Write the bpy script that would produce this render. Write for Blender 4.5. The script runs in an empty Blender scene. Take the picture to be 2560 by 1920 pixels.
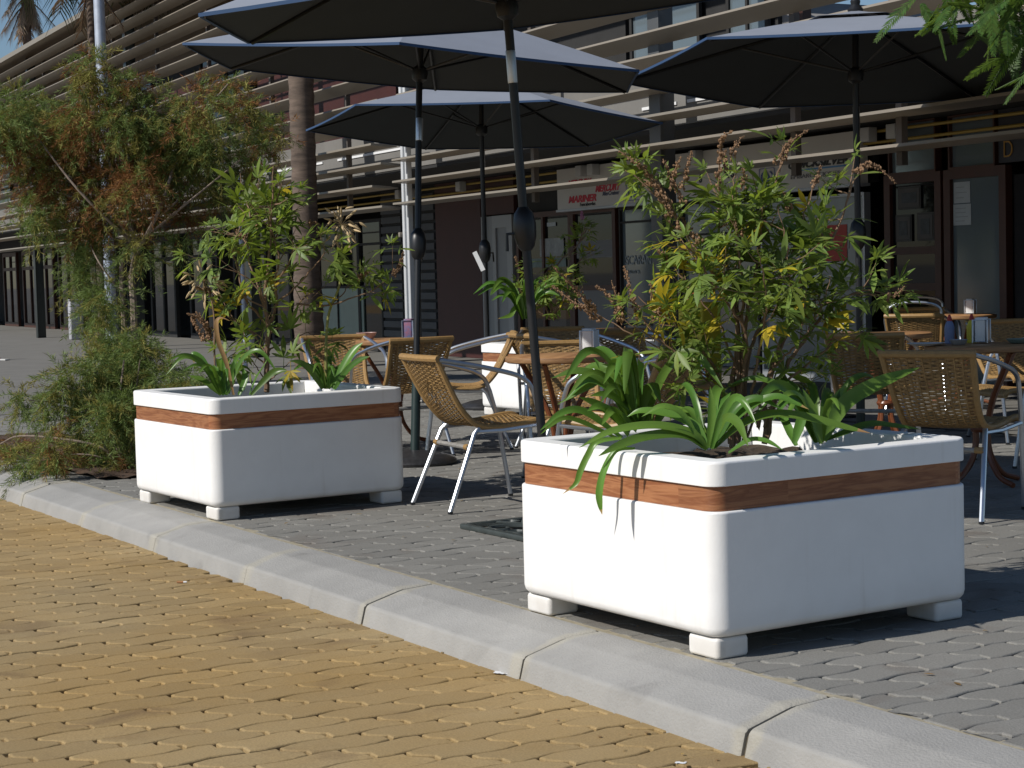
import bpy, math, random
from mathutils import Vector, Matrix
random.seed(7)
R = math.radians
PI = math.pi
V = Vector
scene = bpy.context.scene
col = scene.collection

# ------------------------------------------------------------------ camera, sky, sun
CAM = V((0, 0, 1.213))
RV = V((0.535894, 0.843889, -0.025864)).normalized()
UV = V((-0.037713, 0.05453, 0.9978)).normalized()
FV = V((-0.843443, 0.53374, -0.061047)).normalized()
FPX = 4530.0
cd = bpy.data.cameras.new("camera")
cam = bpy.data.objects.new("camera", cd)
col.objects.link(cam)
m = Matrix((RV, UV, -FV)).transposed().to_4x4()
m.translation = CAM
cam.matrix_world = m
cd.sensor_width = 36.0
cd.lens = FPX / 2560 * 36
cd.clip_start = 0.05
cd.clip_end = 3000
scene.camera = cam

SUN_EL, SUN_AZ = R(39.5), R(185.7)
w = bpy.data.worlds.new("World")
scene.world = w
w.use_nodes = True
nt = w.node_tree
bg = nt.nodes["Background"]
sky = nt.nodes.new("ShaderNodeTexSky")
sky.sky_type = 'NISHITA'
sky.sun_disc = False
sky.sun_elevation = SUN_EL
sky.sun_rotation = SUN_AZ
sky.altitude = 10
sky.air_density = 1.0
sky.dust_density = 0.25
sky.ozone_density = 4.0
nt.links.new(sky.outputs[0], bg.inputs[0])
bg.inputs[1].default_value = 0.075
sl = bpy.data.lights.new("sun", 'SUN')
sl.energy = 4.35
sl.angle = R(0.55)
sl.color = (1.0, 0.95, 0.88)
so = bpy.data.objects.new("sun", sl)
col.objects.link(so)
sdir = V((math.sin(SUN_AZ) * math.cos(SUN_EL), math.cos(SUN_AZ) * math.cos(SUN_EL), math.sin(SUN_EL)))
so.rotation_euler = sdir.to_track_quat('Z', 'Y').to_euler()
so.location = sdir * 40
vs = scene.view_settings
vs.view_transform = 'Standard'
vs.look = 'None'
vs.exposure = 0.0
vs.gamma = 1.0
vs.use_curve_mapping = False


def at(px, py, d):
    """world point d metres in front of the camera at a pixel of the 2560x1920 photo"""
    return CAM + (FV * FPX + RV * (px - 1280) - UV * (py - 960)) * (d / FPX)


# ------------------------------------------------------------------ materials
MATS = {}


def mat(name, c, rough=.6, metal=0., var=0., scale=6., bump=0., bscale=60., island=0., spec=.5,
        c2=None, stretch=(1, 1, 1), world=False, coat=0., detail=6.):
    if name in MATS:
        return MATS[name]
    mt = bpy.data.materials.new(name)
    mt.use_nodes = True
    n, l = mt.node_tree.nodes, mt.node_tree.links
    b = n["Principled BSDF"]
    b.inputs["Roughness"].default_value = rough
    b.inputs["Metallic"].default_value = metal
    b.inputs["Specular IOR Level"].default_value = spec
    b.inputs["Coat Weight"].default_value = coat
    src = None
    if world:
        g = n.new("ShaderNodeNewGeometry")
        src = g.outputs["Position"]
    else:
        g = n.new("ShaderNodeTexCoord")
        src = g.outputs["Object"]
    mp = n.new("ShaderNodeMapping")
    mp.inputs["Scale"].default_value = stretch
    l.new(src, mp.inputs[0])
    out = None
    if var or c2:
        t = n.new("ShaderNodeTexNoise")
        t.inputs["Scale"].default_value = scale
        t.inputs["Detail"].default_value = detail
        t.inputs["Roughness"].default_value = .65
        l.new(mp.outputs[0], t.inputs[0])
        r = n.new("ShaderNodeValToRGB")
        a = c if c2 else [x * (1 - var) for x in c]
        bb = c2 if c2 else [min(1, x * (1 + var)) for x in c]
        r.color_ramp.elements[0].position = .32
        r.color_ramp.elements[1].position = .68
        r.color_ramp.elements[0].color = (*a, 1)
        r.color_ramp.elements[1].color = (*bb, 1)
        l.new(t.outputs[0], r.inputs[0])
        out = r.outputs[0]
    if island:
        gi = n.new("ShaderNodeNewGeometry")
        mr = n.new("ShaderNodeMapRange")
        mr.inputs[3].default_value = 1 - island
        mr.inputs[4].default_value = 1 + island
        l.new(gi.outputs["Random Per Island"], mr.inputs[0])
        hv = n.new("ShaderNodeHueSaturation")
        hv.inputs["Color"].default_value = (*c, 1)
        if out:
            l.new(out, hv.inputs["Color"])
        l.new(mr.outputs[0], hv.inputs["Value"])
        out = hv.outputs[0]
    if out:
        l.new(out, b.inputs["Base Color"])
    else:
        b.inputs["Base Color"].default_value = (*c, 1)
    if bump:
        t2 = n.new("ShaderNodeTexNoise")
        t2.inputs["Scale"].default_value = bscale
        t2.inputs["Detail"].default_value = 8
        l.new(mp.outputs[0], t2.inputs[0])
        bp = n.new("ShaderNodeBump")
        bp.inputs["Strength"].default_value = bump
        bp.inputs["Distance"].default_value = .01
        l.new(t2.outputs[0], bp.inputs["Height"])
        l.new(bp.outputs[0], b.inputs["Normal"])
    MATS[name] = mt
    return mt


def leafmat(name, c, tr, rough=.5, hue=.02, val=.35, wt=.4):
    mt = bpy.data.materials.new(name)
    mt.use_nodes = True
    n, l = mt.node_tree.nodes, mt.node_tree.links
    b = n["Principled BSDF"]
    b.inputs["Roughness"].default_value = rough
    b.inputs["Specular IOR Level"].default_value = .35
    g = n.new("ShaderNodeNewGeometry")
    hv = n.new("ShaderNodeHueSaturation")
    hv.inputs["Color"].default_value = (*c, 1)
    mr = n.new("ShaderNodeMapRange")
    mr.inputs[3].default_value = 1 - val
    mr.inputs[4].default_value = 1 + val
    l.new(g.outputs["Random Per Island"], mr.inputs[0])
    l.new(mr.outputs[0], hv.inputs["Value"])
    ml = n.new("ShaderNodeMath")
    ml.operation = 'MULTIPLY'
    ml.inputs[1].default_value = 17.31
    l.new(g.outputs["Random Per Island"], ml.inputs[0])
    fr = n.new("ShaderNodeMath")
    fr.operation = 'FRACT'
    l.new(ml.outputs[0], fr.inputs[0])
    mh = n.new("ShaderNodeMapRange")
    mh.inputs[3].default_value = .5 - hue
    mh.inputs[4].default_value = .5 + hue
    l.new(fr.outputs[0], mh.inputs[0])
    l.new(mh.outputs[0], hv.inputs["Hue"])
    l.new(hv.outputs[0], b.inputs["Base Color"])
    t = n.new("ShaderNodeBsdfTranslucent")
    hv2 = n.new("ShaderNodeHueSaturation")
    hv2.inputs["Color"].default_value = (*tr, 1)
    l.new(mr.outputs[0], hv2.inputs["Value"])
    l.new(hv2.outputs[0], t.inputs[0])
    mx = n.new("ShaderNodeMixShader")
    mx.inputs[0].default_value = wt
    l.new(b.outputs[0], mx.inputs[1])
    l.new(t.outputs[0], mx.inputs[2])
    l.new(mx.outputs[0], n["Material Output"].inputs[0])
    MATS[name] = mt
    return mt


def woodmat(name, c1, c2, axis):
    """grain runs along axis 'h' (x+y) of the band"""
    mt = bpy.data.materials.new(name)
    mt.use_nodes = True
    n, l = mt.node_tree.nodes, mt.node_tree.links
    b = n["Principled BSDF"]
    b.inputs["Roughness"].default_value = .5
    tc = n.new("ShaderNodeTexCoord")
    sp = n.new("ShaderNodeSeparateXYZ")
    l.new(tc.outputs["Object"], sp.inputs[0])
    ad = n.new("ShaderNodeMath")
    ad.operation = 'ADD'
    l.new(sp.outputs[0], ad.inputs[0])
    l.new(sp.outputs[1], ad.inputs[1])
    g = n.new("ShaderNodeNewGeometry")
    off = n.new("ShaderNodeMath")
    off.operation = 'MULTIPLY'
    off.inputs[1].default_value = 40
    l.new(g.outputs["Random Per Island"], off.inputs[0])
    cb = n.new("ShaderNodeCombineXYZ")
    l.new(ad.outputs[0], cb.inputs[0])
    l.new(sp.outputs[2], cb.inputs[1])
    l.new(off.outputs[0], cb.inputs[2])
    mp = n.new("ShaderNodeMapping")
    mp.inputs["Scale"].default_value = (2.2, 22, 1) if axis == 'h' else (9, 9, 1.2)
    l.new(cb.outputs[0], mp.inputs[0])
    t = n.new("ShaderNodeTexNoise")
    t.inputs["Scale"].default_value = 1.5
    t.inputs["Detail"].default_value = 4
    t.inputs["Distortion"].default_value = .6
    l.new(mp.outputs[0], t.inputs[0])
    wv = n.new("ShaderNodeMath")
    wv.operation = 'MULTIPLY'
    wv.inputs[1].default_value = 9.0
    l.new(t.outputs[0], wv.inputs[0])
    sn = n.new("ShaderNodeMath")
    sn.operation = 'PINGPONG'
    sn.inputs[1].default_value = 1.0
    l.new(wv.outputs[0], sn.inputs[0])
    r = n.new("ShaderNodeValToRGB")
    r.color_ramp.elements[0].color = (*c1, 1)
    r.color_ramp.elements[1].color = (*c2, 1)
    l.new(sn.outputs[0], r.inputs[0])
    hv = n.new("ShaderNodeHueSaturation")
    mr = n.new("ShaderNodeMapRange")
    mr.inputs[3].default_value = .8
    mr.inputs[4].default_value = 1.2
    l.new(g.outputs["Random Per Island"], mr.inputs[0])
    l.new(mr.outputs[0], hv.inputs["Value"])
    l.new(r.outputs[0], hv.inputs["Color"])
    l.new(hv.outputs[0], b.inputs["Base Color"])
    bp = n.new("ShaderNodeBump")
    bp.inputs["Strength"].default_value = .15
    bp.inputs["Distance"].default_value = .004
    l.new(sn.outputs[0], bp.inputs["Height"])
    l.new(bp.outputs[0], b.inputs["Normal"])
    MATS[name] = mt
    return mt


white = mat("white_cast", (.86, .86, .85), .55, var=.03, scale=5, bump=.05, bscale=90)
alu = mat("aluminium", (.60, .63, .68), .36, metal=1., var=.06, scale=12)
wick = mat("cane_wicker", (.30, .185, .072), .5, island=.28, var=.18, scale=30)
canew = mat("cane_wrap", (.33, .20, .075), .45, var=.15, scale=60)
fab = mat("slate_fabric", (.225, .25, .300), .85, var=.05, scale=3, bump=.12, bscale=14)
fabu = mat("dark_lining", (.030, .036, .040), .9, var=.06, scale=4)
hemm = mat("blue_binding", (.025, .065, .15), .8)
blackm = mat("black_powder_coat", (.012, .013, .015), .4, var=.1)
n, l = white.node_tree.nodes, white.node_tree.links
b = n["Principled BSDF"]
src = b.inputs["Base Color"].links[0].from_socket
tc = n.new("ShaderNodeTexCoord")
sp = n.new("ShaderNodeSeparateXYZ")
l.new(tc.outputs["Object"], sp.inputs[0])
zr = n.new("ShaderNodeMapRange")
zr.inputs[1].default_value, zr.inputs[2].default_value, zr.inputs[3].default_value, zr.inputs[4].default_value = .04, .22, 1, 0
l.new(sp.outputs[2], zr.inputs[0])
tn = n.new("ShaderNodeTexNoise")
tn.inputs["Scale"].default_value, tn.inputs["Detail"].default_value = 9, 8
l.new(tc.outputs["Object"], tn.inputs[0])
pw = n.new("ShaderNodeMath"); pw.operation = 'POWER'; pw.inputs[1].default_value = 2.2
l.new(zr.outputs[0], pw.inputs[0])
ml = n.new("ShaderNodeMath"); ml.operation = 'MULTIPLY'
l.new(pw.outputs[0], ml.inputs[0]); l.new(tn.outputs[0], ml.inputs[1])
# faint drips and scuffs
mp = n.new("ShaderNodeMapping"); mp.inputs["Scale"].default_value = (16, 16, 1.3)
l.new(tc.outputs["Object"], mp.inputs[0])
t3 = n.new("ShaderNodeTexNoise"); t3.inputs["Scale"].default_value, t3.inputs["Detail"].default_value = 1.4, 5
l.new(mp.outputs[0], t3.inputs[0])
r3 = n.new("ShaderNodeMapRange")
r3.inputs[1].default_value, r3.inputs[2].default_value, r3.inputs[3].default_value, r3.inputs[4].default_value = .60, .82, 0, .22
l.new(t3.outputs[0], r3.inputs[0])
ad = n.new("ShaderNodeMath"); ad.operation = 'ADD'; ad.use_clamp = True
l.new(ml.outputs[0], ad.inputs[0]); l.new(r3.outputs[0], ad.inputs[1])
mx = n.new("ShaderNodeMixRGB"); mx.inputs[2].default_value = (.50, .455, .39, 1)
l.new(ad.outputs[0], mx.inputs[0]); l.new(src, mx.inputs[1])
l.new(mx.outputs[0], b.inputs["Base Color"])
darkgreen = mat("dark_green_tube", (.014, .030, .028), .45, var=.15, scale=15)
steel = mat("grey_steel", (.42, .44, .47), .45, metal=.6, var=.08, scale=4)
galv = mat("galvanised", (.45, .50, .58), .5, metal=.4, var=.12, scale=10)
band = woodmat("teak_band", (.235, .082, .032), (.38, .165, .072), 'h')
tablew = woodmat("table_veneer", (.25, .125, .055), (.36, .20, .09), 'h')
legw = mat("brown_bentwood", (.16, .05, .018), .35, var=.2, scale=12)
soilm = mat("soil", (.05, .035, .022), .95, var=.4, scale=25, bump=.8, bscale=40)
slatm = mat("louvre_paint", (.275, .242, .195), .45, metal=.15, var=.06, scale=2)
glassd = mat("dark_glass", (.008, .009, .010), .03, spec=.28)
glassb = mat("sky_tinted_glass", (.12, .152, .172), .08, spec=.9)  # pale blue base colour stands in for reflected sky
redpanel = mat("dark_red_panel", (.050, .012, .010), .6, var=.12, scale=3)
brownframe = mat("red_brown_frame", (.060, .020, .012), .5, var=.15, scale=6)
darkw = mat("dark_recess", (.022, .022, .022), .8, var=.2, scale=3)
greyw = mat("grey_render", (.27, .26, .25), .8, var=.1, scale=1.5)
tanw = mat("tan_soffit", (.20, .14, .085), .8, var=.12, scale=2)
doorg = mat("grey_metal_door", (.25, .26, .27), .5, metal=.3, var=.06, scale=2)
signw = mat("sign_white", (.55, .53, .50), .45, var=.03, scale=3)
signred = mat("sign_red", (.55, .02, .05), .5)
signblk = mat("sign_black", (.015, .015, .02), .5)
signblue = mat("sign_blue", (.03, .07, .25), .5)
paper = mat("paper", (.72, .73, .74), .7, var=.04, scale=20)
yellowm = mat("yellow_print", (.65, .55, .04), .6, var=.1, scale=10)
mint = mat("pale_green_panel", (.17, .24, .22), .35, var=.1, scale=2)
pipem = mat("yellow_pipe", (.36, .25, .05), .6)
barkp = mat("palm_bark", (.115, .085, .066), .9, var=.45, scale=3, bump=.2, bscale=30, stretch=(1, 1, 5))
barkt = mat("tamarisk_bark", (.24, .19, .15), .9, var=.35, scale=14, bump=.5, bscale=50, stretch=(1, 1, .3))
stemb = mat("brown_stem", (.20, .125, .075), .8, var=.25, scale=25)
stemg = mat("green_stalk", (.22, .22, .05), .6, var=.2, scale=20)
spikem = mat("dry_flower_spike", (.22, .13, .07), .9, island=.45)
pinkm = mat("pink_flower", (.42, .17, .26), .8, island=.3)
seedm = mat("dry_seed_head", (.48, .36, .20), .8, island=.3)
drym = leafmat("dry_leaf", (.40, .27, .11), (.4, .26, .08), val=.3)
vleaf = leafmat("bush_leaf", (.150, .215, .045), (.27, .36, .035), rough=.45, hue=.018, val=.42, wt=.38)
vyel = leafmat("yellowed_leaf", (.44, .35, .03), (.55, .43, .03), hue=.02, val=.35)
aleaf = leafmat("strap_leaf", (.10, .20, .035), (.16, .30, .025), rough=.32, hue=.015, val=.3, wt=.3)
tgreen = leafmat("feather_green", (.150, .205, .060), (.20, .28, .05), rough=.8, hue=.02, val=.4, wt=.25)
tolive = leafmat("feather_olive", (.235, .220, .055), (.28, .26, .05), rough=.8, hue=.02, val=.4, wt=.25)
trust = leafmat("feather_rust", (.22, .105, .035), (.25, .11, .03), rough=.8, hue=.015, val=.4, wt=.25)
jleaf = leafmat("fern_leaf", (.06, .12, .025), (.15, .24, .03), rough=.5, val=.35)
pfrond = leafmat("palm_frond", (.045, .055, .022), (.05, .07, .02), rough=.5, val=.4, wt=.2)
pdead = leafmat("dead_frond", (.30, .22, .15), (.3, .2, .12), rough=.8, val=.35, wt=.2)
redpl = mat("red_plastic", (.4, .03, .02), .5)
bluebox = mat("blue_print", (.16, .20, .34), .5, var=.1, scale=9)
pinkbowl = mat("pink_china", (.5, .33, .30), .4)
granite = mat("dark_granite", (.03, .03, .032), .35, var=.4, scale=60)


# ------------------------------------------------------------------ mesh builder
class MB:
    def __init__(s):
        s.v, s.f, s.mi = [], [], []
        s.k = 0

    def add(s, vs, fs, k=None):
        o = len(s.v)
        s.v += [tuple(x) for x in vs]
        s.f += [tuple(i + o for i in f) for f in fs]
        s.mi += [s.k if k is None else k] * len(fs)

    def box(s, x0, x1, y0, y1, z0, z1, M=None, k=None):
        p = [V((x, y, z)) for z in (z0, z1) for y in (y0, y1) for x in (x0, x1)]
        if M:
            p = [M @ q for q in p]
        s.add(p, [(0, 2, 3, 1), (4, 5, 7, 6), (0, 1, 5, 4), (2, 6, 7, 3), (0, 4, 6, 2), (1, 3, 7, 5)], k)

    def bbox(s, x0, x1, y0, y1, z0, z1, b=.01, M=None):
        """box with chamfered edges (rounded outline loft)"""
        prof = [(b, z0), (b * .3, z0 + b * .3), (0, z0 + b), (0, z1 - b), (b * .3, z1 - b * .3), (b, z1)]
        cx, cy = (x0 + x1) / 2, (y0 + y1) / 2
        s.rloft(x1 - x0, y1 - y0, b * 1.4, prof, True, True, V((cx, cy, 0)), M)

    def rloft(s, wx, wy, r, prof, cap0=False, cap1=False, c=V((0, 0, 0)), M=None, n=5):
        rings = []
        for ins, z in prof:
            rr = max(r - ins, .004)
            rings.append([V((x, y, z)) + c for x, y in rrect(wx - 2 * ins, wy - 2 * ins, rr, n)])
        s.loft(rings, cap0, cap1, M)

    def loft(s, rings, cap0=False, cap1=False, M=None, closed=True):
        n = len(rings[0])
        vs = [(M @ p if M else p) for rg in rings for p in rg]
        fs = []
        for i in range(len(rings) - 1):
            for j in range(n if closed else n - 1):
                a, b2 = i * n + j, i * n + (j + 1) % n
                fs.append((a, b2, b2 + n, a + n))
        if cap0:
            fs.append(tuple(range(n - 1, -1, -1)))
        if cap1:
            fs.append(tuple(range((len(rings) - 1) * n, len(rings) * n)))
        s.add(vs, fs)

    def tube(s, pts, r, n=8, cap=True, k=None):
        pts = [V(p) for p in pts]
        if len(pts) < 2:
            return
        rs = r if isinstance(r, (list, tuple)) else [r] * len(pts)
        rings = []
        t0 = (pts[1] - pts[0]).normalized()
        a = t0.orthogonal().normalized()
        for i, p in enumerate(pts):
            if i == 0:
                t = pts[1] - pts[0]
            elif i == len(pts) - 1:
                t = pts[-1] - pts[-2]
            else:
                t = (pts[i + 1] - p).normalized() + (p - pts[i - 1]).normalized()
            if t.length < 1e-9:
                t = t0
            t = t.normalized()
            a = (a - t * a.dot(t))
            a = a.normalized() if a.length > 1e-6 else t.orthogonal().normalized()
            b = t.cross(a)
            rings.append([p + (a * math.cos(q) + b * math.sin(q)) * rs[i] for q in [2 * PI * j / n for j in range(n)]])
        k0 = s.k
        if k is not None:
            s.k = k
        s.loft(rings, cap, cap)
        s.k = k0

    def lathe(s, prof, n=20, c=V((0, 0, 0)), M=None, cap0=True, cap1=True):
        rings = [[V((r * math.cos(2 * PI * j / n), r * math.sin(2 * PI * j / n), z)) + c for j in range(n)] for r, z in prof]
        s.loft(rings, cap0, cap1, M)

    def build(s, name, mats, parent=None, smooth=True, angle=38, wn=False):
        me = bpy.data.meshes.new(name)
        me.from_pydata(s.v, [], s.f)
        if not isinstance(mats, (list, tuple)):
            mats = [mats]
        for q in mats:
            me.materials.append(q)
        if len(mats) > 1:
            me.polygons.foreach_set("material_index", s.mi)
        if smooth:
            me.polygons.foreach_set("use_smooth", [True] * len(me.polygons))
            me.set_sharp_from_angle(angle=R(angle))
        me.update()
        o = bpy.data.objects.new(name, me)
        col.objects.link(o)
        if parent:
            o.parent = parent
        if wn:
            md = o.modifiers.new("weighted_normals", 'WEIGHTED_NORMAL')
            md.keep_sharp = True
            md.weight = 100
        return o


def rrect(wx, wy, r, n=5):
    p = []
    for cx, cy, a0 in ((wx / 2 - r, wy / 2 - r, 0), (-wx / 2 + r, wy / 2 - r, PI / 2),
                       (-wx / 2 + r, -wy / 2 + r, PI), (wx / 2 - r, -wy / 2 + r, 1.5 * PI)):
        for i in range(n + 1):
            a = a0 + PI / 2 * i / n
            p.append((cx + r * math.cos(a), cy + r * math.sin(a)))
    return p


def spline(pts, n=6):
    pts = [V(p) for p in pts]
    if len(pts) < 3:
        return [pts[0].lerp(pts[1], i / n) for i in range(n + 1)]
    out = []
    P = [pts[0] * 2 - pts[1]] + pts + [pts[-1] * 2 - pts[-2]]
    for i in range(1, len(P) - 2):
        a, b, c, d = P[i - 1:i + 3]
        for j in range(n):
            t = j / n
            out.append(.5 * (2 * b + (c - a) * t + (2 * a - 5 * b + 4 * c - d) * t * t + (3 * b - a - 3 * c + d) * t ** 3))
    out.append(pts[-1])
    return out


def tag(o, label=None, cat=None, group=None, kind=None):
    if label:
        o["label"] = label
    if cat:
        o["category"] = cat
    if group:
        o["group"] = group
    if kind:
        o["kind"] = kind
    return o


def empty(name, loc=(0, 0, 0), rz=0, label=None, cat=None, group=None):
    o = bpy.data.objects.new(name, None)
    col.objects.link(o)
    o.location = loc
    o.rotation_euler = (0, 0, rz)
    o.empty_display_size = .1
    return tag(o, label, cat, group)


def dup(root, loc, rz, label, group=None):
    r = root.copy()
    col.objects.link(r)
    r.location = loc
    r.rotation_euler = (0, 0, rz)
    r["label"] = label
    if group:
        r["group"] = group
    for ch in list(root.children):
        c = ch.copy()
        col.objects.link(c)
        c.parent = r
        for g in list(ch.children):
            d = g.copy()
            col.objects.link(d)
            d.parent = c
    return r


# ------------------------------------------------------------------ ground
gb = MB()
gb.add([(-900, -900, -.19), (900, -900, -.19), (900, 900, -.19), (-900, 900, -.19)], [(0, 1, 2, 3)])
tag(gb.build("ground", mat("far_ground", (.20, .19, .175), .9, var=.12, scale=.4, world=True), smooth=False), kind="structure")

KS = -0.03  # the kerb runs a little off the X axis


def kerb_y(x):
    return 3.143 + (x + 4.975) * KS


def clip_poly(pol, f):
    out = []
    for i in range(len(pol)):
        a, b = pol[i], pol[(i + 1) % len(pol)]
        da, db = a[1] - f(a[0]), b[1] - f(b[0])
        if da >= 0:
            out.append(a)
        if (da < 0) != (db < 0):
            t = da / (da - db)
            q = (a[0] + (b[0] - a[0]) * t, a[1] + (b[1] - a[1]) * t)
            if not out or (V(q) - V(out[-1])).length > .004:
                out.append(q)
    if (V(out[0]) - V(out[-1])).length < .004:
        out.pop()
    return out


def pavers(mb, x0, x1, y0, y1, z, keep, clip=None, L=.262, H=.138, amp=.009, zz=.021, gap=.0018, bev=.006, jit=.0018):
    def wave(y):
        t = (y / L) % 1.0
        return amp * (max(-1, min(1, 4 * abs(t - .5) * 1.6 - 1.6)))
    k0, k1 = int(x0 / H) - 1, int(x1 / H) + 1
    for k in range(k0, k1):
        xa = k * H
        oy = (k % 2) * L / 2 + L * .25
        for j in range(int(y0 / L) - 2, int(y1 / L) + 2):
            ya = j * L + oy
            cx, cy = xa + H / 2, ya + L / 2
            if not (x0 < cx < x1 and y0 < cy < y1) or not keep(cx, cy):
                continue
            def endj(yb):
                return [(xa + H * f, yb + zz * g) for f, g in ((.0, -1), (.33, -1.1), (.40, -.6), (.60, .6), (.67, 1.1), (1., 1))]
            e0 = endj(ya)
            e1 = endj(ya + L)
            pol = [(x + wave(y) if i in (0, 5) else x, y) for i, (x, y) in enumerate(e0)]
            ys = [ya + zz + (L) * f for f in (.2, .4, .6, .8)]
            pol += [(xa + H + wave(y), y) for y in ys]
            pol += [(x + wave(y) if i in (0, 5) else x, y) for i, (x, y) in reversed(list(enumerate(e1)))]
            pol += [(xa + wave(y), y) for y in [ya + L - zz - L * f for f in (.2, .4, .6, .8)]]
            if clip:
                c_ = min(p[1] - clip(p[0]) for p in pol)
                if c_ < 0:
                    if max(p[1] - clip(p[0]) for p in pol) < .05:
                        continue
                    pol = clip_poly(pol, clip)
            n = len(pol)
            ins = []
            for i in range(n):
                a, b, c = pol[i - 1], pol[i], pol[(i + 1) % n]
                d1 = V((b[0] - a[0], b[1] - a[1])).normalized()
                d2 = V((c[0] - b[0], c[1] - b[1])).normalized()
                nn = V((-d1.y - d2.y, d1.x + d2.x))
                ln = nn.length
                nn = nn / ln if ln > 1e-6 else V((-d1.y, d1.x))
                cosn = max(.5, nn.dot(V((-d1.y, d1.x))))
                ins.append(nn / cosn)
            dz = random.uniform(-jit, jit)
            tx, ty = random.gauss(0, .006), random.gauss(0, .006)
            def zt(p):
                return z + dz + (p[0] - cx) * tx + (p[1] - cy) * ty
            g = gap * random.uniform(.7, 1.5)
            gf = [g * (1 + 2.0 * min(1, abs(q.y)) ** 2 * (abs(abs(p[1] - cy) - L / 2) < zz * 1.5)) for p, q in zip(pol, ins)]
            r0 = [(p[0] + q.x * g_, p[1] + q.y * g_) for p, q, g_ in zip(pol, ins, gf)]
            r1 = [(p[0] + q.x * (g_ + bev * .4), p[1] + q.y * (g_ + bev * .4)) for p, q, g_ in zip(pol, ins, gf)]
            r2 = [(p[0] + q.x * (g_ + bev), p[1] + q.y * (g_ + bev)) for p, q, g_ in zip(pol, ins, gf)]
            vs = [(p[0], p[1], zt(p) - .018) for p in r0] + [(p[0], p[1], zt(p) - .0042) for p in r0] + \
                 [(p[0], p[1], zt(p) - .0014) for p in r1] + [(p[0], p[1], zt(p)) for p in r2]
            fs = []
            for q in range(3):
                for i in range(n):
                    a, b = q * n + i, q * n + (i + 1) % n
                    fs.append((a, b, b + n, a + n))
            fs.append(tuple(range(3 * n, 4 * n)))
            mb.add(vs, fs)


def pavermat(name, c, c2, stain, island):
    mt = mat(name, c, .85, var=0, c2=c2, scale=.7, bump=.25, bscale=220, island=island, world=True, spec=.25)
    n, l = mt.node_tree.nodes, mt.node_tree.links
    b = n["Principled BSDF"]
    src = b.inputs["Base Color"].links[0].from_socket
    g = n.new("ShaderNodeNewGeometry")
    t = n.new("ShaderNodeTexNoise")
    t.inputs["Scale"].default_value = 2.3
    t.inputs["Detail"].default_value = 5
    t.inputs["Distortion"].default_value = .8
    l.new(g.outputs["Position"], t.inputs[0])
    r = n.new("ShaderNodeValToRGB")
    r.color_ramp.elements[0].position = .55
    r.color_ramp.elements[1].position = .74
    r.color_ramp.elements[0].color = (0, 0, 0, 1)
    r.color_ramp.elements[1].color = (.55, .55, .55, 1)
    l.new(t.outputs[0], r.inputs[0])
    mx = n.new("ShaderNodeMixRGB")
    l.new(r.outputs[0], mx.inputs[0])
    l.new(src, mx.inputs[1])
    mx.inputs[2].default_value = (*stain, 1)
    # fine speckle
    t2 = n.new("ShaderNodeTexNoise")
    t2.inputs["Scale"].default_value = 160
    t2.inputs["Detail"].default_value = 2
    l.new(g.outputs["Position"], t2.inputs[0])
    mr = n.new("ShaderNodeMapRange")
    mr.inputs[1].default_value = .3
    mr.inputs[2].default_value = .7
    mr.inputs[3].default_value = .84
    mr.inputs[4].default_value = 1.14
    l.new(t2.outputs[0], mr.inputs[0])
    hv = n.new("ShaderNodeHueSaturation")
    l.new(mr.outputs[0], hv.inputs["Value"])
    l.new(mx.outputs[0], hv.inputs["Color"])
    l.new(hv.outputs[0], b.inputs["Base Color"])
    return mt


yel = pavermat("yellow_paver", (.325, .215, .085), (.345, .258, .135), (.15, .095, .05), .10)
gry = pavermat("grey_paver", (.195, .190, .174), (.235, .231, .214), (.12, .09, .07), .09)
jointy = mat("shaded_sand_joint", (.16, .11, .055), .95, var=.35, scale=18, world=True)  # joint sand, darkened to stand in for shadow in the gaps
jointg = mat("grey_joint", (.12, .112, .10), .95, var=.3, scale=18, world=True)

rb = MB()
pavers(rb, -17, -1.2, -.2, 4.2, -.12, lambda x, y: y < kerb_y(x) + .10)
nroad = len(rb.f)
rb.k = 1
rb.add([(-80, -40, -.132), (40, -40, -.132), (40, kerb_y(40) + .1, -.132), (-80, kerb_y(-80) + .1, -.132)], [(0, 1, 2, 3)])
rb.k = 2
rb.add([(-80, -40, -.1245), (40, -40, -.1245), (40, -.33, -.1245), (-80, -.33, -.1245)], [(0, 1, 2, 3)])
rb.add([(-80, -.33, -.1245), (-17.1, -.33, -.1245), (-17.1, kerb_y(-17.1) + .1, -.1245), (-80, kerb_y(-80) + .1, -.1245)], [(0, 1, 2, 3)])
farpav_y = mat("far_yellow_paving", (.34, .22, .085), .85, var=.12, scale=5, world=True, bump=.3, bscale=40)
tag(rb.build("road", [yel, jointy, farpav_y], smooth=False), kind="structure")

BED = (-14.6, -10.75, 3.80, 4.75)
gm = MB()


def keepg(x, y):
    if BED[0] - .02 < x < BED[1] + .02 and BED[2] - .05 < y < BED[3] + .02:
        return False
    return True


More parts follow.
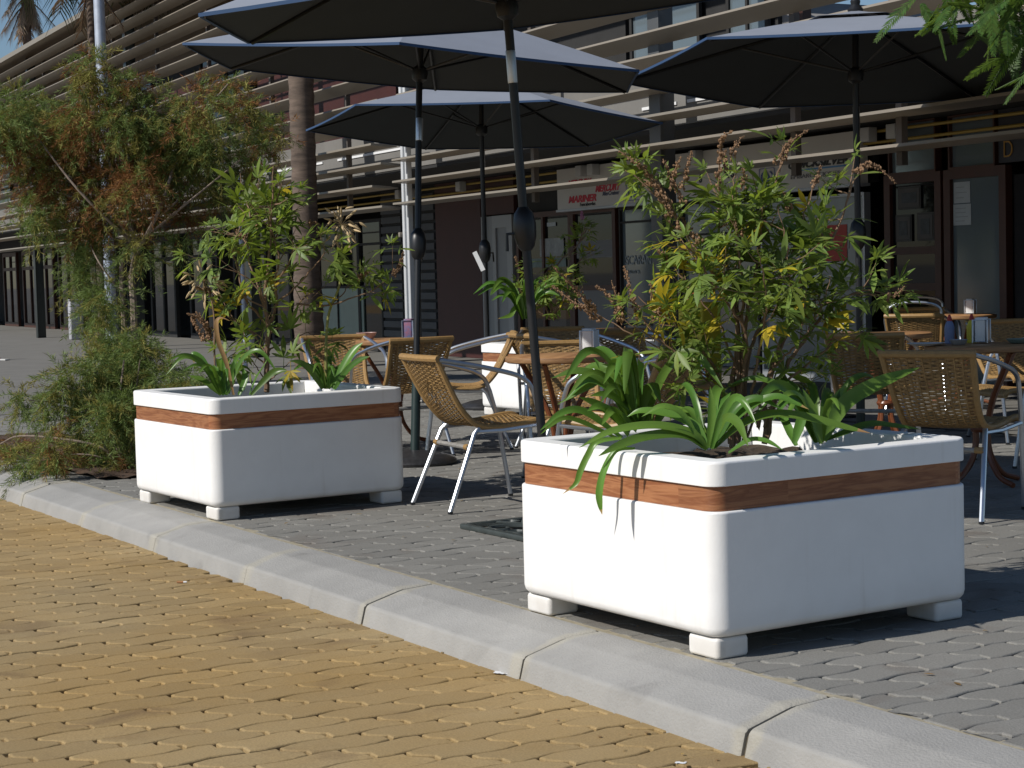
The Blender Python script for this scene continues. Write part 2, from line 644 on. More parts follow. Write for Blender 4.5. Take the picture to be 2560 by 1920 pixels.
pavers(gm, -17, -1.6, 3.2, 9.6, 0, keepg, lambda x: kerb_y(x) + .345)
gm.k = 1
gm.add([(-120, kerb_y(-120) + .2, -.012), (60, kerb_y(60) + .2, -.012), (60, 60, -.012), (-120, 60, -.012)], [(0, 1, 2, 3)])
gm.k = 2
for x0, x1, y0, y1 in ((-120, -17.1, None, 60), (-17.1, -1.5, 9.72, 60), (-1.5, 60, None, 60)):
    ya = y0 if y0 else kerb_y(x0) + .34
    yb = y0 if y0 else kerb_y(x1) + .34
    gm.add([(x0, ya, -.0035), (x1, yb, -.0035), (x1, y1, -.0035), (x0, y1, -.0035)], [(0, 1, 2, 3)])
farpav = mat("far_grey_paving", (.150, .145, .132), .85, c2=(.185, .18, .165), scale=1.6, world=True, bump=.4, bscale=30)
tag(gm.build("pavement", [gry, jointg, farpav], smooth=False), kind="structure")

# kerb stones, one run of cast stones with mortar joints
kb = MB()
prof = [(0, -.17), (0, -.125), (.018, -.058), (.024, -.049), (.034, -.043), (.165, -.008), (.185, -.0035), (.316, .004), (.322, -.001), (.322, -.17)]
for i in range(-10, 34):
    x0, x1 = -i * 1.18 - 1.18 + .006, -i * 1.18 - .006
    dz, dq = random.uniform(-.003, .003), random.uniform(-.004, .004)
    rings = []
    for x, sh in ((x0, .006), (x0 + .008, 0), (x0 + .4, 0), (x1 - .4, 0), (x1 - .008, 0), (x1, .006)):
        rings.append([V((x, q + dq + (sh if k < 4 else 0), z + dz - (sh if 2 < k < 9 else 0))) for k, (q, z) in enumerate(prof)])
    kb.loft(rings, True, True)
kb.k = 1
kb.loft([[V((x, q + (.012 if k < 5 else 0), z - .012)) for k, (q, z) in enumerate(prof)] for x in (-40, 12)], True, True)
kerbm = mat("kerb_concrete", (.315, .31, .295), .85, var=.10, scale=3.5, bump=.35, bscale=120, island=.05)
n, l = kerbm.node_tree.nodes, kerbm.node_tree.links
b = n["Principled BSDF"]
src = b.inputs["Base Color"].links[0].from_socket
tc = n.new("ShaderNodeTexCoord")
sp = n.new("ShaderNodeSeparateXYZ")
l.new(tc.outputs["Object"], sp.inputs[0])
dv = n.new("ShaderNodeMath"); dv.operation = 'DIVIDE'; dv.inputs[1].default_value = 1.18
l.new(sp.outputs[0], dv.inputs[0])
pp = n.new("ShaderNodeMath"); pp.operation = 'PINGPONG'; pp.inputs[1].default_value = .5
l.new(dv.outputs[0], pp.inputs[0])
tn = n.new("ShaderNodeTexNoise"); tn.inputs["Scale"].default_value = 9; tn.inputs["Detail"].default_value = 6
l.new(tc.outputs["Object"], tn.inputs[0])
ma = n.new("ShaderNodeMath"); ma.operation = 'MULTIPLY_ADD'; ma.inputs[1].default_value = -.16; ma.inputs[2].default_value = .075
l.new(tn.outputs[0], ma.inputs[0])
sm = n.new("ShaderNodeMath"); sm.operation = 'ADD'
l.new(pp.outputs[0], sm.inputs[0]); l.new(ma.outputs[0], sm.inputs[1])
cr = n.new("ShaderNodeValToRGB")
cr.color_ramp.elements[0].position = .015; cr.color_ramp.elements[0].color = (.5, .5, .5, 1)
cr.color_ramp.elements[1].position = .045; cr.color_ramp.elements[1].color = (0, 0, 0, 1)
l.new(sm.outputs[0], cr.inputs[0])
mx = n.new("ShaderNodeMixRGB"); mx.inputs[2].default_value = (.40, .375, .30, 1)
l.new(cr.outputs[0], mx.inputs[0]); l.new(src, mx.inputs[1])
sc_ = n.new("ShaderNodeTexNoise"); sc_.inputs["Scale"].default_value = 2.6; sc_.inputs["Detail"].default_value = 7; sc_.inputs["Distortion"].default_value = 1.2
l.new(tc.outputs["Object"], sc_.inputs[0])
sr = n.new("ShaderNodeValToRGB")
sr.color_ramp.elements[0].position = .60; sr.color_ramp.elements[0].color = (0, 0, 0, 1)
sr.color_ramp.elements[1].position = .76; sr.color_ramp.elements[1].color = (.6, .6, .6, 1)
l.new(sc_.outputs[0], sr.inputs[0])
mx2 = n.new("ShaderNodeMixRGB"); mx2.inputs[2].default_value = (.17, .165, .155, 1)
l.new(sr.outputs[0], mx2.inputs[0]); l.new(mx.outputs[0], mx2.inputs[1])
l.new(mx2.outputs[0], b.inputs["Base Color"])
mortar = mat("mortar", (.36, .32, .23), .9, var=.25, scale=30)
jointdk = mat("joint_shadow_sand", (.10, .085, .06), .95, var=.3, scale=20)
ko = kb.build("kerb", [kerbm, jointdk], angle=50, wn=True)
ko.location = (-4.975, 3.143, 0)
ko.rotation_euler = (0, 0, math.atan(KS))
tag(ko, kind="structure")
# mortar strip between kerb and pavers
mb = MB()
pts = []
for i in range(160):
    x = -17 + i * .1
    pts.append((x, kerb_y(x) + .318, -.0005 + random.uniform(-.001, .002)))
    pts.append((x, kerb_y(x) + .372 + random.uniform(-.012, .02), -.0035 + random.uniform(-.001, .0015)))
mb.add(pts, [(2 * i, 2 * i + 2, 2 * i + 3, 2 * i + 1) for i in range(159)])
tag(mb.build("mortar_strip", mortar), kind="structure")
# planting bed at the far end of the kerb
bb = MB()
nx, ny = 40, 14
for j in range(ny + 1):
    for i in range(nx + 1):
        bb.v.append((BED[0] + (BED[1] - BED[0]) * i / nx, BED[2] + (BED[3] - BED[2]) * j / ny, -.001 + random.uniform(0, .03)))
bb.f = [(j * (nx + 1) + i, j * (nx + 1) + i + 1, (j + 1) * (nx + 1) + i + 1, (j + 1) * (nx + 1) + i) for j in range(ny) for i in range(nx)]
bb.mi = [0] * len(bb.f)
tag(bb.build("planting_bed", mat("bed_litter", (.10, .055, .03), .95, c2=(.05, .035, .025), scale=20, bump=.8, bscale=50, world=True)), kind="structure")
# low hills across the water, behind the camera (seen only in the glass)
hb = MB()
rg = []
for i in range(61):
    x = -500 + i * 16
    rg.append((x, 28 + 14 * math.sin(i * .37) + 8 * math.sin(i * 1.3)))
hb.add([(x, -420, -1) for x, z in rg] + [(x, -460 - 20 * math.sin(x), z * .75) for x, z in rg] + [(x, -560, -1) for x, z in rg],
       [(j * 61 + i, j * 61 + i + 1, (j + 1) * 61 + i + 1, (j + 1) * 61 + i) for j in range(2) for i in range(60)])
tag(hb.build("hills", mat("hill_scrub", (.06, .065, .05), .95, var=.4, scale=.05, world=True)), kind="structure")


# ------------------------------------------------------------------ planters
def planter(loc, label, planks):
    r = empty("planter_box", loc, 0, label, "planter", "white planters with a wooden band")
    W, D = 1.128, 1.113
    mb = MB()
    mb.rloft(W, D, .062, [(.03, .069), (.014, .0735), (.004, .085), (0, .101), (0, .455), (.0015, .4605), (.006, .4635), (.03, .464)], True, True, n=8)
    mb.build("body", white, r, angle=60, wn=True)
    # planks: split the ring into separate islands by x/y cuts
    mb = MB()
    o = rrect(W - .022, D - .022, .052, 6)
    n = len(o)
    per = []
    L = 0
    for i in range(n):
        a, b2 = V(o[i]), V(o[(i + 1) % n])
        k = max(1, int((b2 - a).length / .06))
        for q in range(k):
            per.append(a.lerp(b2, q / k))
    np_ = len(per)
    cuts = sorted(set([0] + [int(np_ * f) for f in planks]))
    for ci, c0 in enumerate(cuts):
        c1 = cuts[ci + 1] if ci + 1 < len(cuts) else np_
        seg = [per[i % np_] for i in range(c0, c1 + 1)]
        mb.loft([[V((p.x, p.y, z)) for p in seg] for z in (.4645, .5405)], closed=False)
    mb.build("wood_band", band, r, angle=60, wn=True)
    mb = MB()
    mb.rloft(W, D, .060, [(.02, .541), (.0015, .5418), (0, .545), (0, .609), (.0022, .6165), (.008, .62), (.076, .62), (.083, .6165), (.086, .609), (.092, .50)], n=8)
    mb.build("rim", white, r, angle=60, wn=True)
    mb = MB()
    nx = 24
    for j in range(nx + 1):
        for i in range(nx + 1):
            mb.v.append(((i / nx - .5) * .93, (j / nx - .5) * .92, .525 + random.uniform(-.012, .018)))
    mb.f = [(j * (nx + 1) + i, j * (nx + 1) + i + 1, (j + 1) * (nx + 1) + i + 1, (j + 1) * (nx + 1) + i) for j in range(nx) for i in range(nx)]
    mb.mi = [0] * len(mb.f)
    mb.build("soil", soilm, r)
    for sx in (-1, 1):
        for sy in (-1, 1):
            mb = MB()
            mb.bbox(sx * (W / 2 - .095) - .075, sx * (W / 2 - .095) + .075, sy * (D / 2 - .085) - .065, sy * (D / 2 - .085) + .065, 0.0005, .0685, .012)
            mb.build("foot", white, r, angle=60, wn=True)
    return r


P1 = (-4.893, 4.013, 0)
P2 = (-9.038, 4.128, 0)
P3 = (-12.78, 8.67, 0)
planter(P1, "white planter box in front beside the grey kerb, largest in view, wooden band lit", (.02, .24, .49, .735, .87))
planter(P2, "white planter box further along the kerb next to the tamarisk shrub", (.03, .25, .5, .75))
planter(P3, "white planter box back by the building, half hidden behind the cane chairs", (.02, .26, .5, .76))


# ------------------------------------------------------------------ plants
def leaflet(mb, base, d, nrm, L, Wd, droop=.15, k=None):
    d = d.normalized()
    s = d.cross(nrm)
    if s.length < 1e-4:
        s = d.orthogonal()
    s.normalize()
    nn = s.cross(d)
    f = .18
    def P(t, sd, w):
        return base + d * (L * t) + s * (sd * w * Wd) + nn * (abs(sd) * w * Wd * f - droop * L * t * t)
    vs = [base, P(.3, 0, 0), P(.62, 0, 0), P(1, 0, 0), P(.28, 1, .40), P(.58, 1, .5), P(.28, -1, .40), P(.58, -1, .5), P(.83, 1, .26), P(.83, -1, .26)]
    mb.add(vs, [(0, 1, 4), (1, 2, 5, 4), (2, 3, 8, 5), (0, 6, 1), (1, 6, 7, 2), (2, 7, 9, 3)], k)


def palmate(mb, p, d, size, k=None, n=5):
    d = d.normalized()
    up = V((random.gauss(0, .35), random.gauss(0, .35) - .35, 1)).normalized()
    s = d.cross(up).normalized()
    up = s.cross(d).normalized()
    q = p + d * size * .42
    mb.tube([p, q], size * .012, 3, False, k)
    for i in range(n):
        f = (i - (n - 1) / 2) / ((n - 1) / 2)
        a = f * R(78) + random.gauss(0, .08)
        ln = size * (1 - .48 * abs(f) ** 1.3) * random.uniform(.9, 1.1)
        dd = d * math.cos(a) + s * math.sin(a) + up * random.gauss(.02, .1)
        leaflet(mb, q, dd, up, ln, ln * .215, random.uniform(.05, .3), k)


def spike(mb, pts, r=.006, n=None):
    pts = spline(pts, 5)
    L = sum((pts[i + 1] - pts[i]).length for i in range(len(pts) - 1))
    mb.tube(pts, [.0018] * len(pts), 4, False)
    N = n or int(L / .0022)
    for i in range(N):
        t = random.random() ** .9
        x = t * (len(pts) - 1)
        a = int(min(x, len(pts) - 2))
        p = pts[a].lerp(pts[a + 1], x - a)
        rr = r * (1.25 - .8 * t)
        o = V((random.gauss(0, 1), random.gauss(0, 1), random.gauss(0, 1)))
        o = o.normalized() * rr * random.uniform(.5, 1.5)
        q = p + o
        e = rr * random.uniform(.35, .7)
        mb.add([q + V((e, 0, 0)), q + V((-e, 0, 0)), q + V((0, e, 0)), q + V((0, -e, 0)), q + V((0, 0, e * 1.3)), q + V((0, 0, -e * 1.3))],
               [(0, 2, 4), (2, 1, 4), (1, 3, 4), (3, 0, 4), (2, 0, 5), (1, 2, 5), (3, 1, 5), (0, 3, 5)])


def bush(name, loc, label, cat, stems, leafsize, step, spikes, yel_spots=(), pyel=.05, side=.22, extra=()):
    """stems: list of (points, r0, leaf_from); leaf pairs along every stem and along its side shoots"""
    r = empty(name, loc, 0, label, cat)
    inv = V(loc)
    sb, lb, yb, kb2 = MB(), MB(), MB(), MB()

    def leaves(pts, start, dens=1.0, sz=1.0, stop=2.0):
        pts = spline(pts, 6)
        acc = 0
        L = sum((pts[i + 1] - pts[i]).length for i in range(len(pts) - 1))
        run = 0
        for i in range(len(pts) - 1):
            seg = (pts[i + 1] - pts[i]).length
            run += seg
            acc += seg
            if run / L < start or run / L > stop:
                acc = 0
                continue
            if acc > step / dens:
                acc = 0
                t = (pts[i + 1] - pts[i]).normalized()
                o = t.orthogonal().normalized()
                a0 = random.uniform(0, 2 * PI)
                for q in (0, PI):
                    if random.random() < .12:
                        continue
                    o2 = Matrix.Rotation(a0 + q, 3, t) @ o
                    d = (o2 + t * random.uniform(.0, .6) + V((0, 0, random.uniform(-.45, .25)))).normalized()
                    isy = random.random() < pyel
                    for (c, rad) in yel_spots:
                        if (pts[i] - c).length < rad:
                            isy = random.random() < .75
                    palmate(yb if isy else lb, pts[i] - inv, d, leafsize * sz * random.uniform(.65, 1.2), n=random.choice((5, 5, 5, 3, 7)))
        # tip cluster
        t = (pts[-1] - pts[-2]).normalized()
        for q in range(3 if stop > 1 else 0):
            d = (t + V((random.gauss(0, .6), random.gauss(0, .6), random.gauss(0, .4)))).normalized()
            palmate(lb, pts[-1] - inv, d, leafsize * sz * random.uniform(.4, .7))

    for pts, r0, start in stems:
        sp_ = spline(pts, 6)
        nn = len(sp_)
        sb.tube([p - inv + V((random.gauss(0, .003), random.gauss(0, .003), 0)) for p in sp_], [r0 * (1 - .8 * i / nn) for i in range(nn)], 6)
        leaves(pts, start, stop=.87 if len(pts) > 3 else 2.0)
        L = sum((sp_[i + 1] - sp_[i]).length for i in range(nn - 1))
        for q in range(int(L / side) if r0 > .0045 else 0):
            t = random.uniform(max(.15, start), .92)
            x = t * (nn - 1)
            i = int(x)
            p = sp_[i]
            tg = (sp_[min(i + 1, nn - 1)] - sp_[i]).normalized()
            d = (V((random.gauss(0, .8), random.gauss(0, .8), random.gauss(.15, .45))) + tg * .7).normalized()
            ln = random.uniform(.06, .17) * (leafsize / .095)
            e = p + d * ln
            sb.tube([p - inv, p.lerp(e, .5) - inv + V((0, 0, -.01)), e - inv], [r0 * .35, r0 * .28, .0012], 4)
            leaves([p, p.lerp(e, .5), e], .2, 1.15, .85)
    for pts in spikes:
        kb2 = MB()
        spike(kb2, [p - inv for p in pts], .0084 * leafsize / .095)
        kb2.build("flower_spike", spikem, r, smooth=False)
    sb.build("stems", stemb, r)
    lb.build("leaves", vleaf, r, angle=80)
    if yb.v:
        yb.build("yellow_leaves", vyel, r, angle=80)
    return r


def Q1(x, y, d=6.25):
    return at(1350 + x / 1.9516, 300 + y / 1.9516, d)


def jd(pts, d, f=Q1, j=.12):
    """polyline in the picture at depth d, drifting in depth"""
    dd = random.gauss(0, j)
    n = len(pts)
    return [f(x, y, d + dd * i / (n - 1)) for i, (x, y) in enumerate(pts)]


stems = []
for pts, r0, st in (
    ([(940, 1600), (950, 1200), (965, 980), (945, 830), (890, 620), (870, 420), (885, 130)], .011, .45),
    ([(960, 1580), (965, 1100), (930, 860), (800, 690), (690, 520), (600, 340), (520, 260)], .009, .5),
    ([(965, 1580), (980, 1180), (1020, 900), (1060, 700), (1100, 480), (1180, 220), (1240, 100)], .009, .42),
    ([(1090, 1580), (1120, 1240), (1190, 1080), (1260, 860), (1330, 700), (1440, 560), (1520, 330), (1560, 250)], .010, .4),
    ([(1100, 1580), (1180, 1250), (1300, 1060), (1400, 930), (1500, 860), (1600, 830), (1690, 850)], .008, .35),
    ([(1000, 1580), (1010, 1200), (1080, 1000), (1160, 820), (1230, 640), (1280, 480), (1340, 300)], .008, .4),
    ([(930, 1580), (880, 1300), (760, 1150), (640, 1080), (540, 1060), (430, 1090)], .007, .4),
    ([(940, 1500), (870, 1250), (740, 1060), (640, 980), (560, 940), (480, 860)], .006, .45),
    ([(960, 1450), (1010, 1080), (920, 900), (820, 760), (740, 640), (640, 560)], .007, .4),
    ([(980, 1450), (990, 1000), (980, 760), (960, 560), (940, 380), (960, 200)], .007, .45),
    ([(1090, 1500), (1180, 1300), (1330, 1180), (1440, 1090), (1560, 1040)], .006, .3),
    ([(1060, 1500), (1080, 1330), (1150, 1200), (1250, 1100), (1350, 960), (1420, 760)], .006, .3),
    ([(930, 1500), (860, 1380), (760, 1300), (690, 1240), (640, 1190)], .005, .25),
    ([(1000, 1560), (1060, 1420), (1150, 1330), (1240, 1270), (1330, 1260)], .005, .2),
    ([(960, 1560), (940, 1420), (900, 1330), (860, 1250), (830, 1180)], .005, .2),
    ([(1020, 1400), (1060, 1160), (1100, 960), (1090, 780), (1060, 620)], .006, .3),
    ([(1100, 1350), (1200, 1000), (1220, 800), (1200, 600), (1160, 420)], .006, .35),
    ([(980, 1300), (900, 1050), (800, 900), (720, 800), (690, 760)], .005, .35),
):
    stems.append((jd(pts, 6.25, j=.16), r0, st))
spk = [jd(p, 6.25, j=.08) for p in (
    [(700, 540), (600, 390), (540, 310), (500, 320)], [(620, 400), (540, 270), (470, 210), (385, 150)], [(700, 400), (640, 280), (600, 190)], [(640, 320), (660, 240), (690, 180)],
    [(700, 330), (715, 240), (740, 150)], [(870, 330), (880, 140), (890, 90), (940, 50)], [(930, 200), (950, 130), (990, 80)], [(1180, 200), (1220, 110), (1310, 48)],
    [(1150, 220), (1190, 150), (1200, 110)], [(1540, 260), (1600, 215), (1660, 240), (1740, 310)], [(1330, 330), (1355, 270), (1370, 225)], [(1220, 430), (1200, 390), (1185, 350)],
    [(640, 700), (590, 650), (560, 620)], [(480, 960), (440, 830), (410, 710)], [(400, 1000), (340, 860), (270, 810)], [(400, 960), (380, 880), (350, 790)], [(540, 880), (545, 830), (540, 800)],
    [(300, 980), (180, 900), (60, 810)], [(260, 940), (200, 850), (60, 710)], [(560, 980), (580, 920), (590, 880)], [(900, 260), (900, 190), (905, 150)], [(980, 330), (1000, 280), (990, 240)],
    [(1700, 860), (1740, 850), (1780, 810)], [(780, 600), (730, 540), (690, 470)], [(640, 480), (600, 400), (560, 360)], [(990, 600), (990, 560), (985, 540)])]
ys = [(Q1(760, 830), .09), (Q1(590, 940), .08), (Q1(520, 1200), .08), (Q1(1430, 640), .06), (Q1(680, 660), .06), (Q1(1370, 1010), .05), (Q1(880, 620), .05)]
for pts, r0 in (([(900, 1300), (700, 1180), (480, 1060), (300, 960), (180, 880)], .004), ([(900, 1350), (640, 1120), (420, 980), (340, 880)], .004), ([(850, 1250), (620, 1100), (480, 940), (430, 830)], .004)):
    stems.append((jd(pts, 6.25, j=.1), r0, .85))
bush("flowering_shrub", P1[:2] + (.52,), "tall bush with fingered green leaves and brown spikes in the front planter", "shrub",
     stems, .112, .050, spk, ys, .05, .125)


def Q2(x, y, d=9.8):
    return at(400 + x / 2.633, 380 + y / 2.633, d)


stems = []
for pts, r0, st in (
    ([(700, 1580), (705, 1330), (715, 1150), (690, 1020), (700, 850), (725, 620), (740, 300), (745, 90)], .016, .42),
    ([(715, 1150), (770, 1000), (755, 860), (780, 700), (740, 520), (700, 300)], .010, .35),
    ([(700, 1130), (560, 960), (520, 800), (480, 640), (530, 480), (600, 330), (650, 180)], .008, .35),
    ([(690, 1000), (600, 760), (560, 580), (430, 540), (310, 520)], .007, .5),
    ([(560, 620), (600, 450), (560, 300), (520, 140)], .006, .3),
    ([(715, 1200), (850, 1100), (930, 980), (1000, 930), (1080, 940)], .007, .35),
    ([(760, 1000), (880, 900), (1010, 760), (1080, 650), (1030, 500)], .006, .6),
    ([(900, 1000), (1100, 1010), (1260, 960), (1400, 910), (1530, 810), (1600, 740)], .006, .55),
    ([(1100, 1010), (1180, 960), (1250, 870), (1330, 820)], .005, .4),
    ([(700, 1330), (600, 1180), (500, 1120), (420, 1000), (380, 900)], .006, .35),
    ([(700, 1400), (560, 1300), (480, 1330), (400, 1400)], .005, .3),
    ([(710, 1300), (850, 1250), (960, 1190), (1000, 1200)], .005, .35),
    ([(700, 1400), (720, 1300), (640, 1200), (560, 1170), (500, 1180)], .005, .3),
    ([(690, 1050), (640, 900), (560, 820), (470, 780), (400, 760)], .006, .35),
    ([(750, 900), (830, 760), (880, 640), (850, 560)], .006, .3),
    ([(690, 1500), (640, 1420), (600, 1380), (520, 1400)], .004, .3),
    ([(720, 1500), (800, 1440), (860, 1380), (900, 1400)], .004, .3),
    ([(740, 600), (800, 480), (820, 340), (780, 200)], .005, .3)):
    stems.append((jd(pts, 9.8, Q2, .2), r0, st))
spk = [jd(p, 9.8, Q2, .1) for p in ([(1540, 810), (1580, 740), (1605, 660)], [(1270, 860), (1330, 810), (1380, 790)], [(980, 480), (1000, 460), (1050, 480)],
       [(330, 1160), (260, 1100), (180, 1060)], [(300, 1250), (240, 1150), (200, 1090)], [(330, 1230), (290, 1130), (240, 1050)], [(640, 500), (650, 450), (630, 410)], [(560, 560), (520, 540), (480, 500)], [(340, 920), (280, 900), (230, 890)])]
bush("flowering_shrub", P2[:2] + (.52,), "narrower leafy bush with a bare forked stem in the planter next to the tamarisk shrub", "shrub",
     stems, .135, .072, spk, [(Q2(600, 930), .12), (Q2(500, 1040), .12), (Q2(980, 950), .1), (Q2(830, 770), .06)], .05, .15)


def Q3(x, y, d=15.9):
    return at(1230 + x / 5.53, 500 + y / 5.53, d)


stems = []
for pts, r0, st in (([(850, 1650), (800, 1300), (900, 900), (1200, 600), (1245, 300)], .012, .3), ([(820, 1650), (700, 1300), (760, 1000), (860, 850)], .01, .25),
                    ([(860, 1650), (1000, 1350), (1100, 1050), (1250, 800), (1400, 700)], .01, .3), ([(800, 1650), (600, 1500), (450, 1350), (350, 1100)], .008, .25),
                    ([(850, 1650), (950, 1450), (1050, 1250), (1000, 1000)], .009, .2), ([(820, 1650), (560, 1500), (520, 1200), (450, 900)], .008, .4),
                    ([(850, 1650), (900, 1500), (1150, 1400), (1250, 1200)], .008, .2), ([(850, 1650), (750, 1500), (720, 1250), (780, 1050)], .008, .2)):
    stems.append((jd(pts, 15.9, Q3, .2), r0, st))
b3 = bush("flowering_shrub", P3[:2] + (.52,), "distant leafy bush with one pink flower spike in the planter by the building", "shrub",
          stems, .115, .075, [jd(p, 15.9, Q3, .1) for p in ([(330, 780), (350, 900), (420, 1000)], [(480, 1180), (540, 1280), (600, 1350)])], [(Q3(520, 1450), .12), (Q3(760, 1000), .1)], .06, .12)
mb = MB()
spike(mb, [p - V(b3.location) for p in (Q3(1250, 260), Q3(1240, 200), Q3(1238, 150))], .012, 60)
mb.build("pink_spike", pinkm, b3, smooth=False)


def ribbon(mb, pts, wd, k=0, n=6, fold=.30, tipk=None):
    p = spline(pts, n)
    hint = (V((.62, -.40, 0)) * random.uniform(.5, 1.2) + V((random.gauss(0, .15), random.gauss(0, .15), random.uniform(.35, .9)))).normalized()
    N = len(p)
    side0 = None
    vs = []
    for i, q in enumerate(p):
        t = (p[min(i + 1, N - 1)] - p[max(i - 1, 0)]).normalized()
        h = V((t.x, t.y, 0))
        s = t.cross(hint)
        if s.length < .25:
            s = side0 if side0 else t.orthogonal()
        s = (s - t * s.dot(t)).normalized()
        if side0 and s.dot(side0) < 0:
            s = -s
        if side0:
            s = (side0 * .7 + s * .3)
            s = (s - t * s.dot(t)).normalized()
        side0 = s
        nn = s.cross(t)
        f = i / (N - 1)
        w2 = wd * .56 * min(1, .45 + 2.2 * f) * (1 - max(0, (f - .55) / .45) ** 2.0 * .97)
        vs += [q + s * w2 + nn * w2 * fold, q + s * w2 * .5 + nn * w2 * fold * .35, q, q - s * w2 * .5 + nn * w2 * fold * .35, q - s * w2 + nn * w2 * fold]
    fs, ks = [], []
    for i in range(N - 1):
        for j in range(4):
            a = i * 5 + j
            fs.append((a, a + 1, a + 6, a + 5))
            ks.append(tipk if (tipk is not None and i > N * .86) else k)
    o = len(mb.v)
    mb.v += [tuple(x) for x in vs]
    mb.f += [tuple(x + o for x in f) for f in fs]
    mb.mi += ks


def clump(loc, label, leaves, filler=0, fl=.3, w=.03, cat="strap leaf plant", stalks=()):
    r = empty("strap_leaf_plant", loc, 0, label, cat)
    o = V(loc)
    mb, db = MB(), MB()
    for pts, wd, dry in leaves:
        if dry == 2:
            ribbon(db, [p - o for p in pts], wd)
        else:
            ribbon(mb, [p - o for p in pts], wd, 0, 6, .3, 1 if dry else None)
    for i in range(filler):
        a = random.uniform(0, 2 * PI)
        L = fl * random.uniform(.6, 1.15)
        d = V((math.cos(a), math.sin(a), 0))
        b0 = d * .02
        p = [b0, b0 + d * L * .3 + V((0, 0, L * .55)), b0 + d * L * .65 + V((0, 0, L * .72)), b0 + d * L * 1.0 + V((0, 0, L * random.uniform(.35, .65)))]
        ribbon(mb, p, w * random.uniform(.6, 1))
    mb.build("leaves", [aleaf, drym], r, angle=80)
    if db.v:
        db.build("dry_leaf", drym, r, angle=80)
    for pts, r0, head, hr, mt in stalks:
        sb = MB()
        q = spline([p - o for p in pts], 6)
        sb.tube(q, [r0 * (1 - .4 * i / len(q)) for i in range(len(q))], 6)
        st = sb.build("flower_stalk", mt, r)
        hb = MB()
        c = q[-1]
        for i in range(46 if mt is stemg else 24):
            d = V((random.gauss(0, 1), random.gauss(0, 1), random.gauss(.25, .8))).normalized()
            e = c + d * hr * random.uniform(.55, 1) + V((0, 0, -random.uniform(0, .35) * hr))
            hb.tube([c, e], .0012, 3, False)
            dd = (d + V((0, 0, -random.uniform(.2, 1.2)))).normalized()
            hb.tube([e, e + dd * .012, e + dd * .034, e + dd * .05], [.002, .0075, .006, .0012], 5)
        h = hb.build("seed_head", seedm, st)
    return r


def L1(pts, wd, dry=0, d0=5.85, d1=None, f=Q1):
    n = len(pts)
    d1 = d0 if d1 is None else d1
    return ([f(x, y, d0 + (d1 - d0) * i / (n - 1)) for i, (x, y) in enumerate(pts)], wd, dry)


def QC(x, y, d):
    return at(1250 + x / 2.963, 960 + y / 2.963, d)


root = Q1(820, 1600, 5.83)
clump(root, "strap-leaved clump arching over the left rim of the front planter", [
    L1([(818, 1605), (740, 1530), (560, 1492), (350, 1520), (190, 1600)], .030, 0, 5.83, 5.80),
    L1([(812, 1605), (700, 1535), (520, 1545), (380, 1592), (285, 1640)], .030, 0, 5.83, 5.78),
    L1([(815, 1600), (760, 1500), (640, 1440), (500, 1420), (425, 1448)], .030, 0, 5.83, 5.9),
    L1([(825, 1600), (838, 1450), (830, 1300)], .024, 0, 5.83),
    L1([(832, 1600), (900, 1462), (965, 1480), (1015, 1592)], .028, 0, 5.83, 5.6),
    L1([(850, 1580), (930, 1480), (1040, 1390), (1150, 1352), (1235, 1380), (1312, 1412)], .028, 1, 5.83, 5.7),
    L1([(920, 1625), (1020, 1565), (1100, 1568), (1185, 1610)], .022, 0, 5.75, 5.6),
    L1([(850, 1600), (980, 1490), (1130, 1438), (1300, 1452), (1480, 1498), (1612, 1528)], .032, 1, 5.83, 5.72),
    L1([(830, 1600), (870, 1420), (930, 1330)], .024, 0, 5.83, 5.95),
    L1([(815, 1600), (790, 1500), (700, 1420), (640, 1390)], .024, 0, 5.85, 6.05),
    L1([(1000, 480), (860, 500), (775, 640), (738, 790), (740, 890), (757, 968)], .022, 1, 5.84, 5.84, QC),
    L1([(900, 400), (720, 430), (650, 530), (598, 640), (560, 740), (468, 812)], .019, 1, 5.9, 5.9, QC),
], 9, .24, .030)
root = Q1(480, 1500, 6.3)
clump(root, "upright strap-leaved clump at the back left corner of the front planter", [
    L1([(490, 1500), (425, 1330), (350, 1228), (255, 1290), (85, 1388)], .032, 0, 6.3, 6.35),
    L1([(500, 1490), (450, 1320), (400, 1230), (300, 1190)], .036, 0, 6.3, 6.2),
    L1([(520, 1490), (490, 1360), (420, 1210), (378, 1145)], .036, 0, 6.3, 6.3),
    L1([(470, 1490), (390, 1320), (330, 1250), (262, 1160)], .034, 0, 6.3, 6.45),
    L1([(440, 1520), (310, 1410), (190, 1352)], .034, 0, 6.28, 6.2),
    L1([(500, 1500), (420, 1400), (330, 1345), (245, 1345)], .034, 0, 6.28, 6.15),
    L1([(400, 1550), (220, 1425), (110, 1428), (0, 1515)], .024, 0, 6.28, 6.2),
    L1([(390, 1560), (190, 1470), (100, 1462), (0, 1535)], .020, 0, 6.25, 6.15),
    L1([(545, 1490), (540, 1370), (524, 1292)], .022, 0, 6.3),
    L1([(470, 1520), (400, 1450), (350, 1420), (300, 1490)], .030, 0, 6.25, 6.1),
    L1([(560, 1500), (600, 1420), (640, 1400), (700, 1440)], .028, 0, 6.3, 6.2),
    L1([(430, 1540), (360, 1440), (290, 1400), (230, 1420)], .032, 0, 6.22, 6.1),
], 16, .34, .036)
root = Q1(1370, 1570, 6.1)
